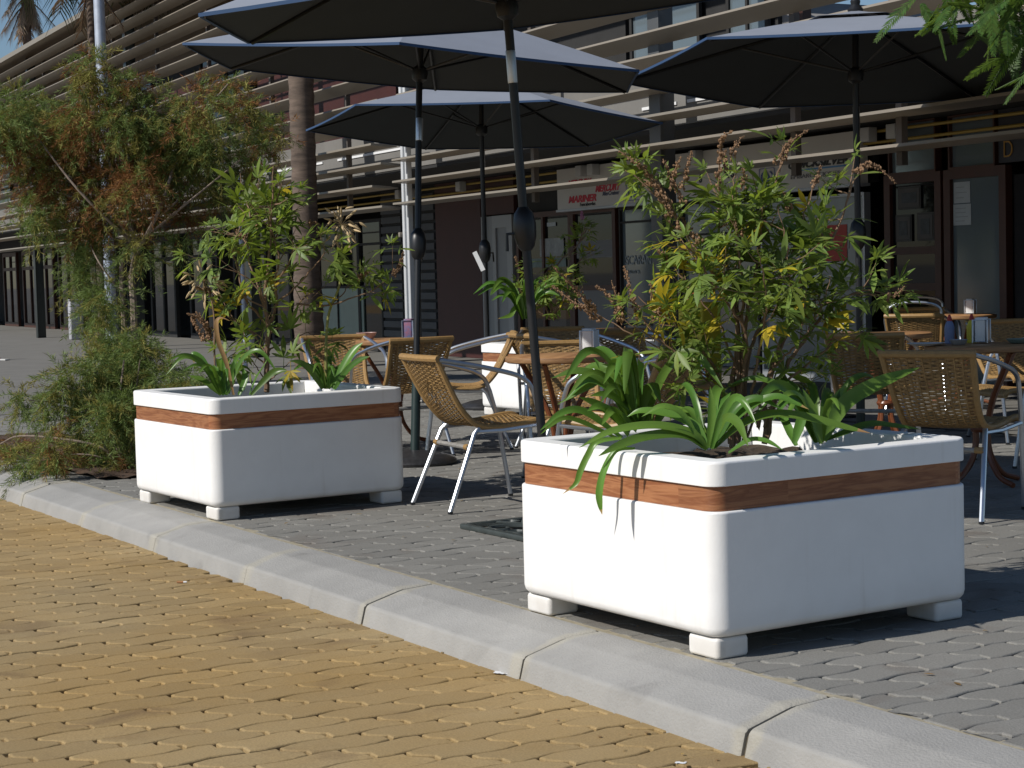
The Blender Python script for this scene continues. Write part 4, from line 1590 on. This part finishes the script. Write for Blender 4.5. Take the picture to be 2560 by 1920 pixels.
dup(chK, (-11.75, 11.85, 0), R(-125), "dark cane chair with a loop above its back, behind the farthest table", chG)


# ------------------------------------------------------------------ tables
def make_table():
    r = empty("round_table", (0, 0, 0), 0, "table", "table", "round wooden terrace tables")
    mb = MB()
    mb.lathe([(.26, .722), (.292, .724), (.302, .730), (.305, .742), (.302, .756), (.292, .761), (.0, .762)], 40, cap1=False)
    mb.build("tabletop", tablew, r)
    for k in range(4):
        a = k * PI / 2 + .6
        c, s = math.cos(a), math.sin(a)
        mb = MB()
        mb.tube([V((q * c, q * s, z)) for q, z in [(p.x, p.z) for p in spline([(.235, 0, .722), (.17, 0, .61), (.085, 0, .46), (.045, 0, .30), (.06, 0, .16), (.14, 0, .05), (.25, 0, .012)], 5)]], .015, 8)
        mb.build("leg", legw, r)
    mb = MB()
    mb.lathe([(.055, .285), (.062, .30), (.055, .315)], 16)
    mb.build("leg_ring", legw, r)
    return r


tA = make_table()
tA.location = (-8.22, 5.52, 0)
tA["label"] = "sunlit round wooden table beside the leaning parasol pole"
tG = "round wooden terrace tables"
TB = {"sun": (-8.17, 5.59)}
for nm, x, y, lab in (("left", -11.52, 6.28, "shaded round table carrying the blue napkin box and pink bowl"),
                      ("back", -11.45, 8.15, "round table whose lit edge shows behind the white napkin holder"),
                      ("right", -6.95, 7.42, "dark round table at right with the plate and the big napkin holder"),
                      ("far", -11.05, 11.55, "farthest round table in front of the dark shop glass"),
                      ("pole", -8.72, 8.42, "dark round table under the upper right parasol, by its pole")):
    dup(tA, (x, y, 0), random.uniform(0, 3), lab, tG)
    TB[nm] = (x, y)


# ------------------------------------------------------------------ table things
def napkin_box(x, y, rz, label, m1, h=.125, w=.105, fill=None):
    r = empty("napkin_holder", (x, y, .762), rz, label, "napkin holder")
    mb = MB()
    for s in (-1, 1):
        mb.bbox(-w / 2, w / 2, s * .035 - .004, s * .035 + .004, .008, h, .003)
    mb.bbox(-w / 2, w / 2, -.031, .031, .008, .014, .002)
    mb.build("side_plate", m1, r)
    mb = MB()
    for s in (-1, 1):
        mb.tube([(s * w / 2, -.04, .004), (s * w / 2, -.04, h), (s * w / 2, .04, h), (s * w / 2, .04, .004)], .004, 6)
    mb.build("wire_frame", alu, r)
    mb = MB()
    mb.bbox(-w / 2 + .004, w / 2 - .004, -.028, .028, .014, h + .012, .004)
    mb.build("napkin_stack", fill or paper, r)
    return r


napkin_box(-8.20, 5.70, R(-50), "white napkin holder with small dark prints on the sunlit table", paper)
napkin_box(-11.45, 6.38, R(-40), "blue and red printed napkin box on the left table", bluebox, .13, .13, mat("red_blue_print", (.35, .12, .16), .5, c2=(.14, .18, .36), scale=30))
napkin_box(-7.02, 7.50, R(-55), "big grey napkin holder on the dark table at right", steel, .13, .12)
napkin_box(-11.0, 11.62, R(-60), "small napkin holder on the farthest table", paper, .12, .10)
def bowl(name, x, y, rr, h, m_, label, cat):
    mb = MB()
    mb.lathe([(rr * .6, .0005), (rr * .72, h * .15), (rr, h), (rr * .94, h), (rr * .68, h * .3), (0, h * .25)], 22, V((0, 0, 0)), cap1=False)
    o = mb.build(name, m_)
    o.location = (x, y, .7625)
    return tag(o, label, cat)


bowl("bowl", -11.62, 6.12, .075, .05, pinkbowl, "pink bowl on the left table beside the blue napkin box", "bowl")
bowl("ashtray", -8.07, 5.68, .055, .035, pinkbowl, "pinkish ashtray beside the white napkin holder", "ashtray")
bowl("plate", -7.10, 7.16, .105, .014, white, "white plate near the edge of the dark table at right", "plate")
bowl("ashtray", -6.98, 7.28, .05, .03, steel, "metal ashtray behind the white plate", "ashtray")
bowl("dish", -6.82, 7.58, .075, .025, mint, "pale low dish right of the big napkin holder", "dish")
bowl("plate", -8.86, 8.23, .09, .016, white, "white plate on the dark table under the upper right parasol", "plate")
def bottle(x, y, m_, label):
    r = empty("sauce_bottle", (x, y, .7625), 0, label, "sauce bottle")
    mb = MB()
    mb.lathe([(.026, 0.0005), (.028, .01), (.028, .09), (.02, .115), (.012, .125)], 14)
    mb.build("body", m_, r)
    mb = MB()
    mb.lathe([(.014, .125), (.013, .14), (.005, .16)], 12)
    mb.build("cap", redpl, r)


bottle(-7.16, 7.40, bluebox, "bluish sauce bottle left of the big napkin holder")
bottle(-7.11, 7.52, yellowm, "yellow sauce bottle just behind the big napkin holder")

# ------------------------------------------------------------------ the building
PHI = R(5.5)
O_ = V((-20, 13.1 - 21.4 * math.tan(PHI), 0))
bld = empty("louvred_building", O_, -PHI, "long two-storey building with pale horizontal louvres and a shop arcade", "building")
ZS = [2.13, 2.40, 2.67, 2.93, 3.20, 3.43, 3.75, 4.03, 4.31, 4.60, 4.89, 5.17, 5.45, 5.72, 6.0, 6.26]


def louvre(s0, s1, z, tilt, depth, th):
    mb = MB()
    M = Matrix.Translation(V((0, .02, z))) @ Matrix.Rotation(R(-tilt), 4, 'X')
    n = 10
    prof = []
    for i in range(n):
        a = 2 * PI * i / n
        prof.append((depth / 2 * math.cos(a) * 1.0, th / 2 * math.sin(a)))
    prof = [(-depth / 2, -th * .5), (-depth / 2, th * .5), (-depth * .2, th * .62), (depth * .2, th * .5), (depth / 2, th * .2), (depth / 2, -th * .2), (depth * .2, -th * .5), (-depth * .2, -th * .62)]
    rings = [[M @ V((s, q, zz)) for q, zz in prof] for s in (s0, s1)]
    mb.loft(rings, True, True)
    return mb.build("louvre", slatm, bld, angle=30)


for i, z in enumerate(ZS):
    x = -46
    louvre(-46, -.15 - .3 * (i % 2), z + (.02 if i > 3 else 0) - .05, 34 if i > 3 else 4, .20 if i > 3 else .36, .026)
    louvre(.2, 13.5, z - .03, 2.5 if i < 4 else 26, .36 if i < 4 else .22, .024)
# columns: pairs of slim steel sections along the front
for s in (-38.5, -30, -21.5, -13, -6.2, .13, 6.0, 11.5):
    mb = MB()
    if abs(s - .13) < .01:
        mb.bbox(s - .095, s - .03, .03, .10, .001, 6.42, .008)
        mb.bbox(s + .03, s + .095, .03, .10, .001, 6.42, .008)
        mb.bbox(s - .03, s + .03, .065, .085, .001, 6.42, .004)
        c = mb.build("column", mat("pale_steel", (.56, .58, .60), .5, metal=.0, var=.05), bld)
        mb = MB()
        mb.bbox(s - .16, s - .117, .0, .14, 1.70, 1.76, .004)
        mb.build("bracket", slatm, c)
    else:
        mb.bbox(s - .05, s + .05, .12, .30, .001, 6.42, .006)
        mb.bbox(s - .10, s + .10, .10, .119, .001, 6.42, .004)
        mb.build("column", mat('green_black_steel', (.035, .045, .045), .4, metal=.3) if s < 0 else mat("dark_steel", (.10, .105, .11), .5, metal=.3), bld)
for s in [-44 + 3.0 * i for i in range(15)] + [3.4, 8.2, 9.6]:
    mb = MB()
    mb.box(s - .035, s + .035, .13, .19, 2.05 if s < 0 else 1.98, 6.4 if s < 5 else 3.7)
    mb.build("louvre_bracket", mat("bracket_brown", (.10, .085, .075), .6), bld)


def rect(name, s0, s1, z0, z1, t, m_, th=.06):
    mb = MB()
    mb.box(s0, s1, t, t + th, z0, z1)
    return mb.build(name, m_, bld, smooth=False)


# upper storey behind the louvres
rect("fascia", -46, 14, 2.62, 3.18, .52, mat("fascia_grey", (.17, .165, .155), .8, var=.1, scale=1.5), .2)
rect("soffit", -46, 14, 2.575, 2.619, .53, darkw, 4.9)
rect("terrace_slab", -46, 14, 3.10, 3.175, .73, darkw, 1.8)
rect("upper_wall", -46, 6.15, 3.19, 6.30, 1.45, darkw, .2)
for s0, s1, m_ in ((-9.2, -7.0, redpanel), (-6.6, -3.2, redpanel), (-2.6, .2, redpanel), (-15.5, -12.5, redpanel), (-22, -18, redpanel), (1.0, 3.3, darkw)):
    rect("wall_panel", s0, s1, 3.22, 5.2, 1.40, m_, .045)
for s0, s1 in ((-17.6, -15.7), (-12.3, -9.4), (-26, -23), (-34, -30), (3.50, 4.82), (5.42, 6.05)):
    w_ = rect("window", s0, s1, 3.30, 5.3, 1.385, glassb if s0 > 0 else glassd, .03)
    mb = MB()
    for a, b2 in ((s0 - .05, s0), (s1, s1 + .05), ((s0 + s1) / 2 - .02, (s0 + s1) / 2 + .02)):
        mb.box(a, b2, 1.36, 1.40, 3.28, 5.32)
    mb.build("window_frame", darkw, w_, smooth=False)
rect("upper_band", -46, 6.1, 5.35, 6.28, 1.39, tanw, .05)
rect("fascia_lit_strip", -6.8, -3.9, 2.87, 2.90, .505, paper, .012)  # white strips painted in for light gaps and reflections, no lamps
rect("fascia_lit_strip", -3.3, -.6, 2.87, 2.90, .505, paper, .012)
rect("fascia_lit_strip", 5.1, 5.75, 2.82, 2.85, .505, paper, .012)
rect("fascia_lit_strip", 5.95, 6.9, 2.82, 2.85, .505, paper, .012)
mb = MB()
mb.loft([[V((s, -.25, 6.44)), V((s, -.25, 6.54)), V((s, 1.7, 6.56)), V((s, 6, 6.6)), V((s, 6, 6.5)), V((s, 1.6, 6.47))] for s in (-46, 6.15)], True, True)
mb.build("roof", slatm, bld, smooth=False)
rect("roof_screen", -46, 6.15, 6.30, 6.45, 1.35, greyw, .1)
# gabled glass lantern beyond the end of the storey
mb = MB()
mb.loft([[V((5.9, t, 3.19)), V((6.55, t, 3.19)), V((6.55, t, 3.46)), V((5.9, t, 3.86))] for t in (1.5, 5)], True, True)
mb.build("stair_lantern", greyw, bld, smooth=False)
for s in (6.78, 8.15, 11.0):
    mb = MB()
    mb.box(s - .05, s + .05, 1.25, 1.35, 3.18, 4.3)
    mb.build("terrace_post", brownframe, bld, smooth=False)
# ground floor
rect("back_wall", -46, 14, .0, 2.57, 5.2, darkw, .2)
rect("left_return", -46.1, -45.9, 0, 6.3, 1.3, greyw, 5)
rect("right_return", 13.9, 14.1, 0, 2.57, 1.3, greyw, 4)
T = 2.3
for s0, s1 in ((-6.05, -5.2), (-4.55, -3.95)):
    p_ = rect("louvre_panel", s0, s1, .02, 2.57, T + .02, darkw, .06)
    mb = MB()
    for k in range(16):
        z = .1 + k * .15
        mb.box(s0 + .03, s1 - .03, T - .012, T + .019, z, z + .10, Matrix.Translation(V((0, 0, 0))))
    mb.build("slats", mat("blue_grey_slat", (.05, .055, .065), .6, var=.1), p_, smooth=False)
rect("wall_panel", -5.18, -4.57, .0, 2.57, T + .03, darkw)
rect("wall_panel", -3.93, -2.38, .0, 2.57, T + .0, redpanel)
d_ = rect("metal_door", -2.30, -1.34, .02, 2.02, T - .01, doorg, .05)
mb = MB()
for a, b2, z0, z1 in ((-2.30, -2.18, .02, 2.02), (-1.95, -1.85, .02, 2.02), (-1.50, -1.34, .02, 2.02), (-1.849, -1.501, 1.85, 2.02)):
    mb.box(a, b2, T - .035, T - .011, z0, z1)
mb.build("door_frame", mat("pale_grey_frame", (.32, .33, .34), .5, metal=.3), d_, smooth=False)
rect("wall_panel", -2.36, -1.34, 2.04, 2.57, T + .005, redpanel)
# marine shop: door, window, bar front: timber frames with dark or reflecting panes


def shopfront(name, s0, s1, z0, z1, fr, pane, fm, bars=(), trans=()):
    p_ = rect(name, s0, s1, z0, z1, T + .03, pane, .02)
    mb = MB()
    zb = 0 if z0 < 1 else z0 - fr
    mb.box(s0 - fr, s0, T - .01, T + .07, zb, z1 + fr)
    mb.box(s1, s1 + fr, T - .01, T + .07, zb, z1 + fr)
    mb.box(s0, s1, T - .01, T + .07, z1, z1 + fr)
    mb.box(s0, s1, T - .01, T + .07, zb, z0)
    for b_ in bars:
        mb.box(b_ - fr * .4, b_ + fr * .4, T - .008, T + .029, z0, z1)
    for z in trans:
        mb.box(s0, s1, T - .006, T + .029, z - fr * .4, z + fr * .4)
    mb.build("frame", fm, p_, smooth=False)
    return p_


shopfront("shop_door", -1.20, .22, .05, 1.95, .07, glassd, brownframe, (-.5,), ())
shopfront("shop_window", .36, 1.36, .10, 1.95, .08, glassd, brownframe, (), (1.0,))
shopfront("shop_window", 1.56, 2.9, .10, 1.95, .03, glassb, darkw, (), (1.80, .55))
shopfront("shop_window", 3.0, 4.5, .10, 1.95, .03, glassb, darkw, (), (1.6,))
shopfront("shop_window", 4.6, 6.35, .10, 1.90, .03, mat("milky_glass", (.22, .25, .27), .2, var=.15, scale=2), steel, (), (1.1,))
shopfront("bar_window", 6.78, 7.44, .10, 1.98, .09, glassd, brownframe, (), (1.33, .98))
shopfront("bar_window", 6.78, 7.44, 2.09, 2.55, .02, glassb, brownframe, (), ())
shopfront("bar_door", 7.66, 8.32, .06, 1.98, .09, glassb, brownframe, (), ())
shopfront("bar_window", 7.66, 8.25, 2.09, 2.55, .02, glassb, brownframe, (), ())
rect("curtain", 8.44, 13.8, .0, 1.98, T + .06, mat("black_curtain", (.012, .012, .014), .9, var=.3, scale=6))
rect("name_board", 8.29, 13.8, 2.09, 2.57, T + .02, mat("navy_board", (.02, .022, .032), .5))
rect("wall_panel", -1.33, 6.42, 2.03, 2.57, T + .09, darkw)
for i, s in enumerate((-8.95, -8.0, -7.0)):
    p_ = shopfront("shop_window", s, s + .9, .10, 2.1, .05, glassd, darkw, (), (1.05, 1.75))
rect("shop_panel", -8.9, -6.9, .22, 1.04, T + .005, mint, .02)
rect("shop_panel", -8.6, -7.3, 1.78, 2.05, T + .005, mat("grey_blind", (.16, .17, .165), .6), .02)
for i, s in enumerate((-43, -39.5, -36, -33.2, -31.2, -28.6, -25.5, -22.5, -19.5, -16.5, -13.5, -11.3)):
    shopfront("shop_window", s, s + 1.75, .12, 2.1, .12, glassd, brownframe if i < 6 else darkw, (s + .9,), (1.72,))
rect("wall_panel", -46, -9.1, 2.24, 2.57, T + .05, darkw)
# soffit pipes and boxes
for z, t_ in ((2.50, 2.18), (2.40, 2.24)):
    mb = MB()
    mb.tube([(-9, t_, z), (13.8, t_, z)], .016, 6)
    mb.build("pipe", pipem, bld)
for s in (-4.8, -4.4, .95, 1.25, 6.7, 7.1, 9.3, -2.6, 3.6):
    mb = MB()
    mb.bbox(s - .07, s + .07, 2.05, 2.16, 2.40, 2.54, .008)
    mb.build("junction_box", mat("box_grey", (.5, .5, .49), .6), bld)


# ------------------------------------------------------------------ signs with lettering
def text(body, size, mtl, parent, s, z, t, shear=0., name="lettering", wx=1.0, bold=0., fit=None):
    cu = bpy.data.curves.new("lettering", 'FONT')
    cu.body = body
    cu.size = size
    cu.shear = shear
    cu.extrude = .003
    cu.offset = bold
    cu.align_x = 'LEFT'
    to = bpy.data.objects.new("lettering_tmp", cu)
    col.objects.link(to)
    dg = bpy.context.evaluated_depsgraph_get()
    me = bpy.data.meshes.new_from_object(to.evaluated_get(dg))
    bpy.data.objects.remove(to)
    bpy.data.curves.remove(cu)
    me.materials.clear()
    me.materials.append(mtl)
    o = bpy.data.objects.new(name, me)
    col.objects.link(o)
    o.parent = parent
    o.location = (s, t, z)
    o.rotation_euler = (PI / 2, 0, 0)
    if fit:
        xs = [v.co.x for v in me.vertices]
        wx = fit / (max(xs) - min(xs))
    o.scale = (wx, 1, 1)
    return o


sg = empty("shop_sign", O_, -PHI, "long white shop sign with red and black lettering under the lowest louvre", "sign")
mb = MB()
mb.box(.20, 6.46, T - .14, T - .02, 2.015, 2.53)
mb.build("panel", signw, sg, smooth=False)
mb = MB()
mb.box(.17, 6.49, T - .15, T - .145 + .13, 1.985, 2.014)
mb.build("lower_rail", steel, sg, smooth=False)
ft = T - .144
text("MERCURY", .11, signred, sg, .50, 2.30, ft, .25, bold=.002, fit=.61)
text("MERCURY", .118, signred, sg, 1.20, 2.195, ft, .35, bold=.003, fit=.63)
text("MerCruiser", .072, mat("sign_slate", (.08, .09, .16), .5), sg, 1.38, 2.14, ft, .2, bold=.001, fit=.41)
text("MARINER", .118, signred, sg, .50, 2.09, ft, .25, bold=.004, fit=.72)
text("Fuerabordas", .066, signblk, sg, .80, 2.035, ft, 0, fit=.39)
text("AREA", .13, signblk, sg, 2.56, 2.19, ft, 0, bold=.003, fit=.53)
text("S", .13, signblk, sg, 3.58, 2.18, ft, 0, bold=.003)
text("K S", .13, signblk, sg, 4.10, 2.20, ft, 0, bold=.003)
text("QUICKSILVER", .105, signblk, sg, 5.28, 2.225, ft, .3, bold=.004, fit=1.02)
text("EMBARCACIONES", .062, mat("sign_grey", (.16, .16, .18), .5), sg, 5.33, 2.115, ft, 0, fit=.84)
mb = MB()
mb.box(5.36, 6.26, ft - .004, ft + .003, 2.192, 2.208)
mb.build("blue_stripe", mat("stripe_blue", (.08, .25, .5), .5), sg, smooth=False)


def emblem(s, z, sz, asp=1.6):
    mb = MB()
    s0 = s
    pts = rrect(sz, sz * 1.05, sz * .1, 4)
    pi_ = rrect(sz * .93, sz * .98, sz * .08, 4)
    n_ = len(pts)
    mb.add([(s + x, ft - .003, z + y) for x, y in pts] + [(s + x, ft - .003, z + y) for x, y in pi_], [(i, (i + 1) % n_, n_ + (i + 1) % n_, n_ + i) for i in range(n_)])
    for sgn in (-1, 1):
        for i in range(9):
            a0 = R(-70 + i * 15)
            c = V((s + sgn * math.cos(a0) * sz * .36, ft - .003, z + math.sin(a0) * sz * .36))
            d1 = V((sgn * -math.sin(a0), 0, math.cos(a0))) * sz * .09
            d2 = V((sgn * math.cos(a0), 0, math.sin(a0))) * sz * .055
            mb.add([c - d1, c + d2, c + d1, c - d2], [(0, 1, 2, 3)])
    for tri in (((-.02, .40), (-.02, -.12), (-.2, -.12)), ((.02, .36), (.02, -.12), (.17, -.12)), ((.05, .2), (.22, -.1), (.19, -.12))):
        mb.add([(s + x * sz, ft - .003, z + y * sz) for x, y in tri], [(0, 1, 2)])
    mb.add([(s + x * sz, ft - .003, z + y * sz) for x, y in ((-.25, -.16), (.25, -.16), (.14, -.26), (-.14, -.26))], [(0, 1, 2, 3)])
    mb.add([(s + x * sz, ft - .003, z + y * sz) for x, y in ((-.12, -.31), (.12, -.31), (0, -.42))], [(0, 1, 2)])
    mb.v = [(s0 + (x - s0) * asp, y, zz) for x, y, zz in mb.v]
    mb.build("emblem", signblue, sg, smooth=False)


emblem(2.14, 2.165, .225)
emblem(4.91, 2.165, .18)
wt = text("SCARANI", .16, mat("window_lettering", (.26, .30, .33), .5), bld, 1.62, 1.28, T + .024, 0, wx=1.0)
text("NAUTICA", .06, MATS["window_lettering"], bld, 1.64, 1.17, T + .024, 0, wx=1.2)
text("D", .22, mat("mustard_letter", (.38, .20, .03), .5), bld, 8.35, 2.135, T + .014, 0, wx=.85, bold=-.003)


def board(name, s0, s1, z0, z1, m_, label, cat, t=T - .012, lines=0):
    o = empty(name, O_, -PHI, label, cat)
    mb = MB()
    mb.box(s0, s1, t - .004, t, z0, z1)
    mb.build("sheet", m_, o, smooth=False)
    if lines:
        mb = MB()
        for i in range(lines):
            z = z1 - (i + 1) * (z1 - z0) / (lines + 1)
            mb.box(s0 + .03, s1 - random.uniform(.03, .09), t - .0065, t - .0045, z - .004, z + .004)
        mb.build("print_lines", mat("print_grey", (.30, .33, .34), .7), o, smooth=False)
    return o


paperd = mat("notice_paper", (.42, .46, .48), .7, var=.05, scale=10)
board("notice_sheet", 7.68, 7.90, 1.755, 1.95, paperd, "upper paper notice on the glass of the bar door", "notice", T + .028, 3)
board("notice_sheet", 7.67, 7.91, 1.55, 1.745, paperd, "lower paper notice on the glass of the bar door", "notice", T + .028, 4)
board("poster", 5.55, 6.05, 1.25, 1.62, redpl, "red poster in the shop window behind the front bush", "poster", T + .028)
board("poster", -.62, .05, 1.42, 1.66, mat("poster_grey", (.28, .30, .30), .7, var=.3, scale=8), "grey poster in the upper part of the shop door", "poster", T + .02)
board("poster", -1.05, .1, 1.28, 1.40, mat("poster_green", (.16, .21, .20), .7, var=.3, scale=8), "row of pale stickers across the shop door", "sticker", T + .02)
board("hanging_label", -.40, -.16, 1.82, 1.87, paperd, "narrow white label high on the shop door", "label", T + .02)
board("blind", .40, 1.32, .35, 1.02, mat("blind_grey", (.17, .175, .18), .7), "grey blind in the lower half of the narrow shop window", "blind", T + .02)
board("blind", .40, 1.32, 1.38, 1.60, MATS["blind_grey"], "grey strip across the upper half of the narrow shop window", "blind", T + .02)
for s0, s1, z0, z1, lab in ((6.84, 7.08, 1.42, 1.68, "left framed picture in the bar window"), (7.16, 7.41, 1.42, 1.69, "right framed picture in the bar window"), (6.88, 7.22, 1.73, 1.95, "larger framed picture above the two small ones in the bar window")):
    o = empty("framed_picture", O_, -PHI, lab, "picture")
    mb = MB()
    mb.box(s0, s1, T + .012, T + .026, z0, z1)
    mb.build("frame", mat("black_frame", (.012, .01, .009), .4), o, smooth=False)
    mb = MB()
    mb.box(s0 + .02, s1 - .02, T + .008, T + .0115, z0 + .02, z1 - .02)
    mb.build("mount", mat("dim_mount", (.07, .065, .06), .6, var=.1), o, smooth=False)
    mb = MB()
    mb.box(s0 + .06, s1 - .06, T + .005, T + .0075, z0 + .06, z1 - .06)
    mb.build("image", mat("dim_image", (.03, .035, .04), .5, var=.5, scale=14), o, smooth=False)
# yellow display stand seen through the bush, yellow crate, white bin, barrier foot, litter
ys_ = at(2103, 820, 14.4)
o = empty("display_card", (ys_.x, ys_.y, 0), R(58), "bright yellow display card on a stand, right of the front bush", "display")
mb = MB()
mb.box(-.06, .06, -.004, .004, ys_.z - .07, ys_.z + .13)
mb.build("card", yellowm, o, smooth=False)
mb = MB()
mb.box(-.035, .035, -.007, -.0045, ys_.z - .05, ys_.z + .0)
mb.box(-.02, .02, -.007, -.0045, ys_.z + .03, ys_.z + .09)
mb.build("print", paper, o, smooth=False)
mb = MB()
mb.tube([(0, .02, 0), (0, .02, ys_.z)], .012, 8)
mb.lathe([(.12, .0005), (.12, .015), (.02, .03)], 16, V((0, .02, 0)))
mb.build("stand", blackm, o)
yc = at(1745, 775, 18.5)
o = empty("yellow_bench_box", (yc.x, yc.y, 0), -PHI, "yellow box by the shop window seen through the bush", "box")
mb = MB()
mb.bbox(-.25, .25, -.12, .12, .001, yc.z + .08, .02)
mb.build("body", yellowm, o)
mb = MB()
mb.tube([(-.18, 0, yc.z + .07)] + [(-.18 + .07 * (1 - math.cos(a)), 0, yc.z + .12 + .06 * math.sin(a)) for a in [PI * i / 8 for i in range(9)]] + [(-.04, 0, yc.z + .07)], .012, 8)
mb.build("handle", redpl, o)
wb = at(190, 800, 40)
o = empty("white_bin", (wb.x, wb.y, 0), -PHI, "tall pale cabinet standing by the arcade behind the feathery tree", "cabinet")
mb = MB()
mb.bbox(-.11, .11, -.15, .15, .001, .85, .02)
mb.build("body", mat("cabinet_grey", (.42, .42, .45), .5, var=.05), o)
mb = MB()
mb.bbox(-.12, .12, -.16, .16, .851, .89, .012)
mb.build("lid", mat("cabinet_lid", (.3, .3, .33), .5), o)
bf = at(-24, 880, 30)
o = empty("barrier_foot", (bf.x, bf.y, 0), R(20), "red and white barrier foot at the left edge of the pavement", "barrier")
mb = MB()
mb.lathe([(.16, .0), (.16, .03), (.10, .06), (.04, .45), (.02, .47)], 14)
mb.build("body", redpl, o)
mb = MB()
mb.box(.0, .45, -.05, .05, .001, .02)
mb.build("foot_plate", mat("barrier_white", (.6, .6, .58), .6), o, smooth=False)


def groundpt(px, py, z):
    d = FV * FPX + RV * (px - 1280) - UV * (py - 960)
    return CAM + d * ((z - CAM.z) / d.z)


for px_, py_, sz, lab in ((1254, 1684, .035, "flat white paper scrap on the yellow paving against the kerb"), (1702, 1908, .018, "small crumpled white scrap at the lower edge near the kerb")):
    mb = MB()
    n_ = 7
    for j in range(n_):
        for i in range(n_):
            mb.v.append(((i / (n_ - 1) - .5) * sz * 1.6, (j / (n_ - 1) - .5) * sz, random.uniform(0, .35) * sz * .4 + .001))
    mb.f = [(j * n_ + i, j * n_ + i + 1, (j + 1) * n_ + i + 1, (j + 1) * n_ + i) for j in range(n_ - 1) for i in range(n_ - 1)]
    mb.mi = [0] * len(mb.f)
    o = mb.build("paper_scrap", paper)
    g_ = groundpt(px_, py_, -.119)
    o.location = g_
    o.rotation_euler = (0, 0, .6)
    tag(o, lab, "litter")
g_ = groundpt(456, 1458, -.119)
o = empty("cigarette_butt", (g_.x, g_.y, -.114), .9, "cigarette butt lying on the yellow paving near the kerb", "cigarette butt")
mb = MB()
mb.tube([(-.025, 0, 0), (.005, 0, 0)], .0042, 8)
mb.build("filter", mat("filter_tan", (.35, .16, .06), .8), o)
mb = MB()
mb.tube([(.005, 0, 0), (.02, 0, 0)], .0041, 8)
mb.build("paper", paper, o)
# litter leaves on the paving
mb = MB()
for i in range(70):
    x = random.uniform(-9, -3.6)
    y = kerb_y(x) - abs(random.gauss(0, .12)) - .01
    p = V((x, y, -.117))
    leaflet(mb, p, V((random.gauss(0, 1), random.gauss(0, 1), .05)), V((0, 0, 1)), random.uniform(.008, .022), .012, .0)
for i in range(60):
    x = random.uniform(-10, -3.2)
    y = kerb_y(x) + random.uniform(.4, 3.0)
    leaflet(mb, V((x, y, .004)), V((random.gauss(0, 1), random.gauss(0, 1), .08)), V((0, 0, 1)), random.uniform(.012, .04), .014, .0)
tag(mb.build("leaf_litter", drym, smooth=False), kind="stuff", label="scattered dry leaf bits along the kerb and on the grey paving", cat="litter")
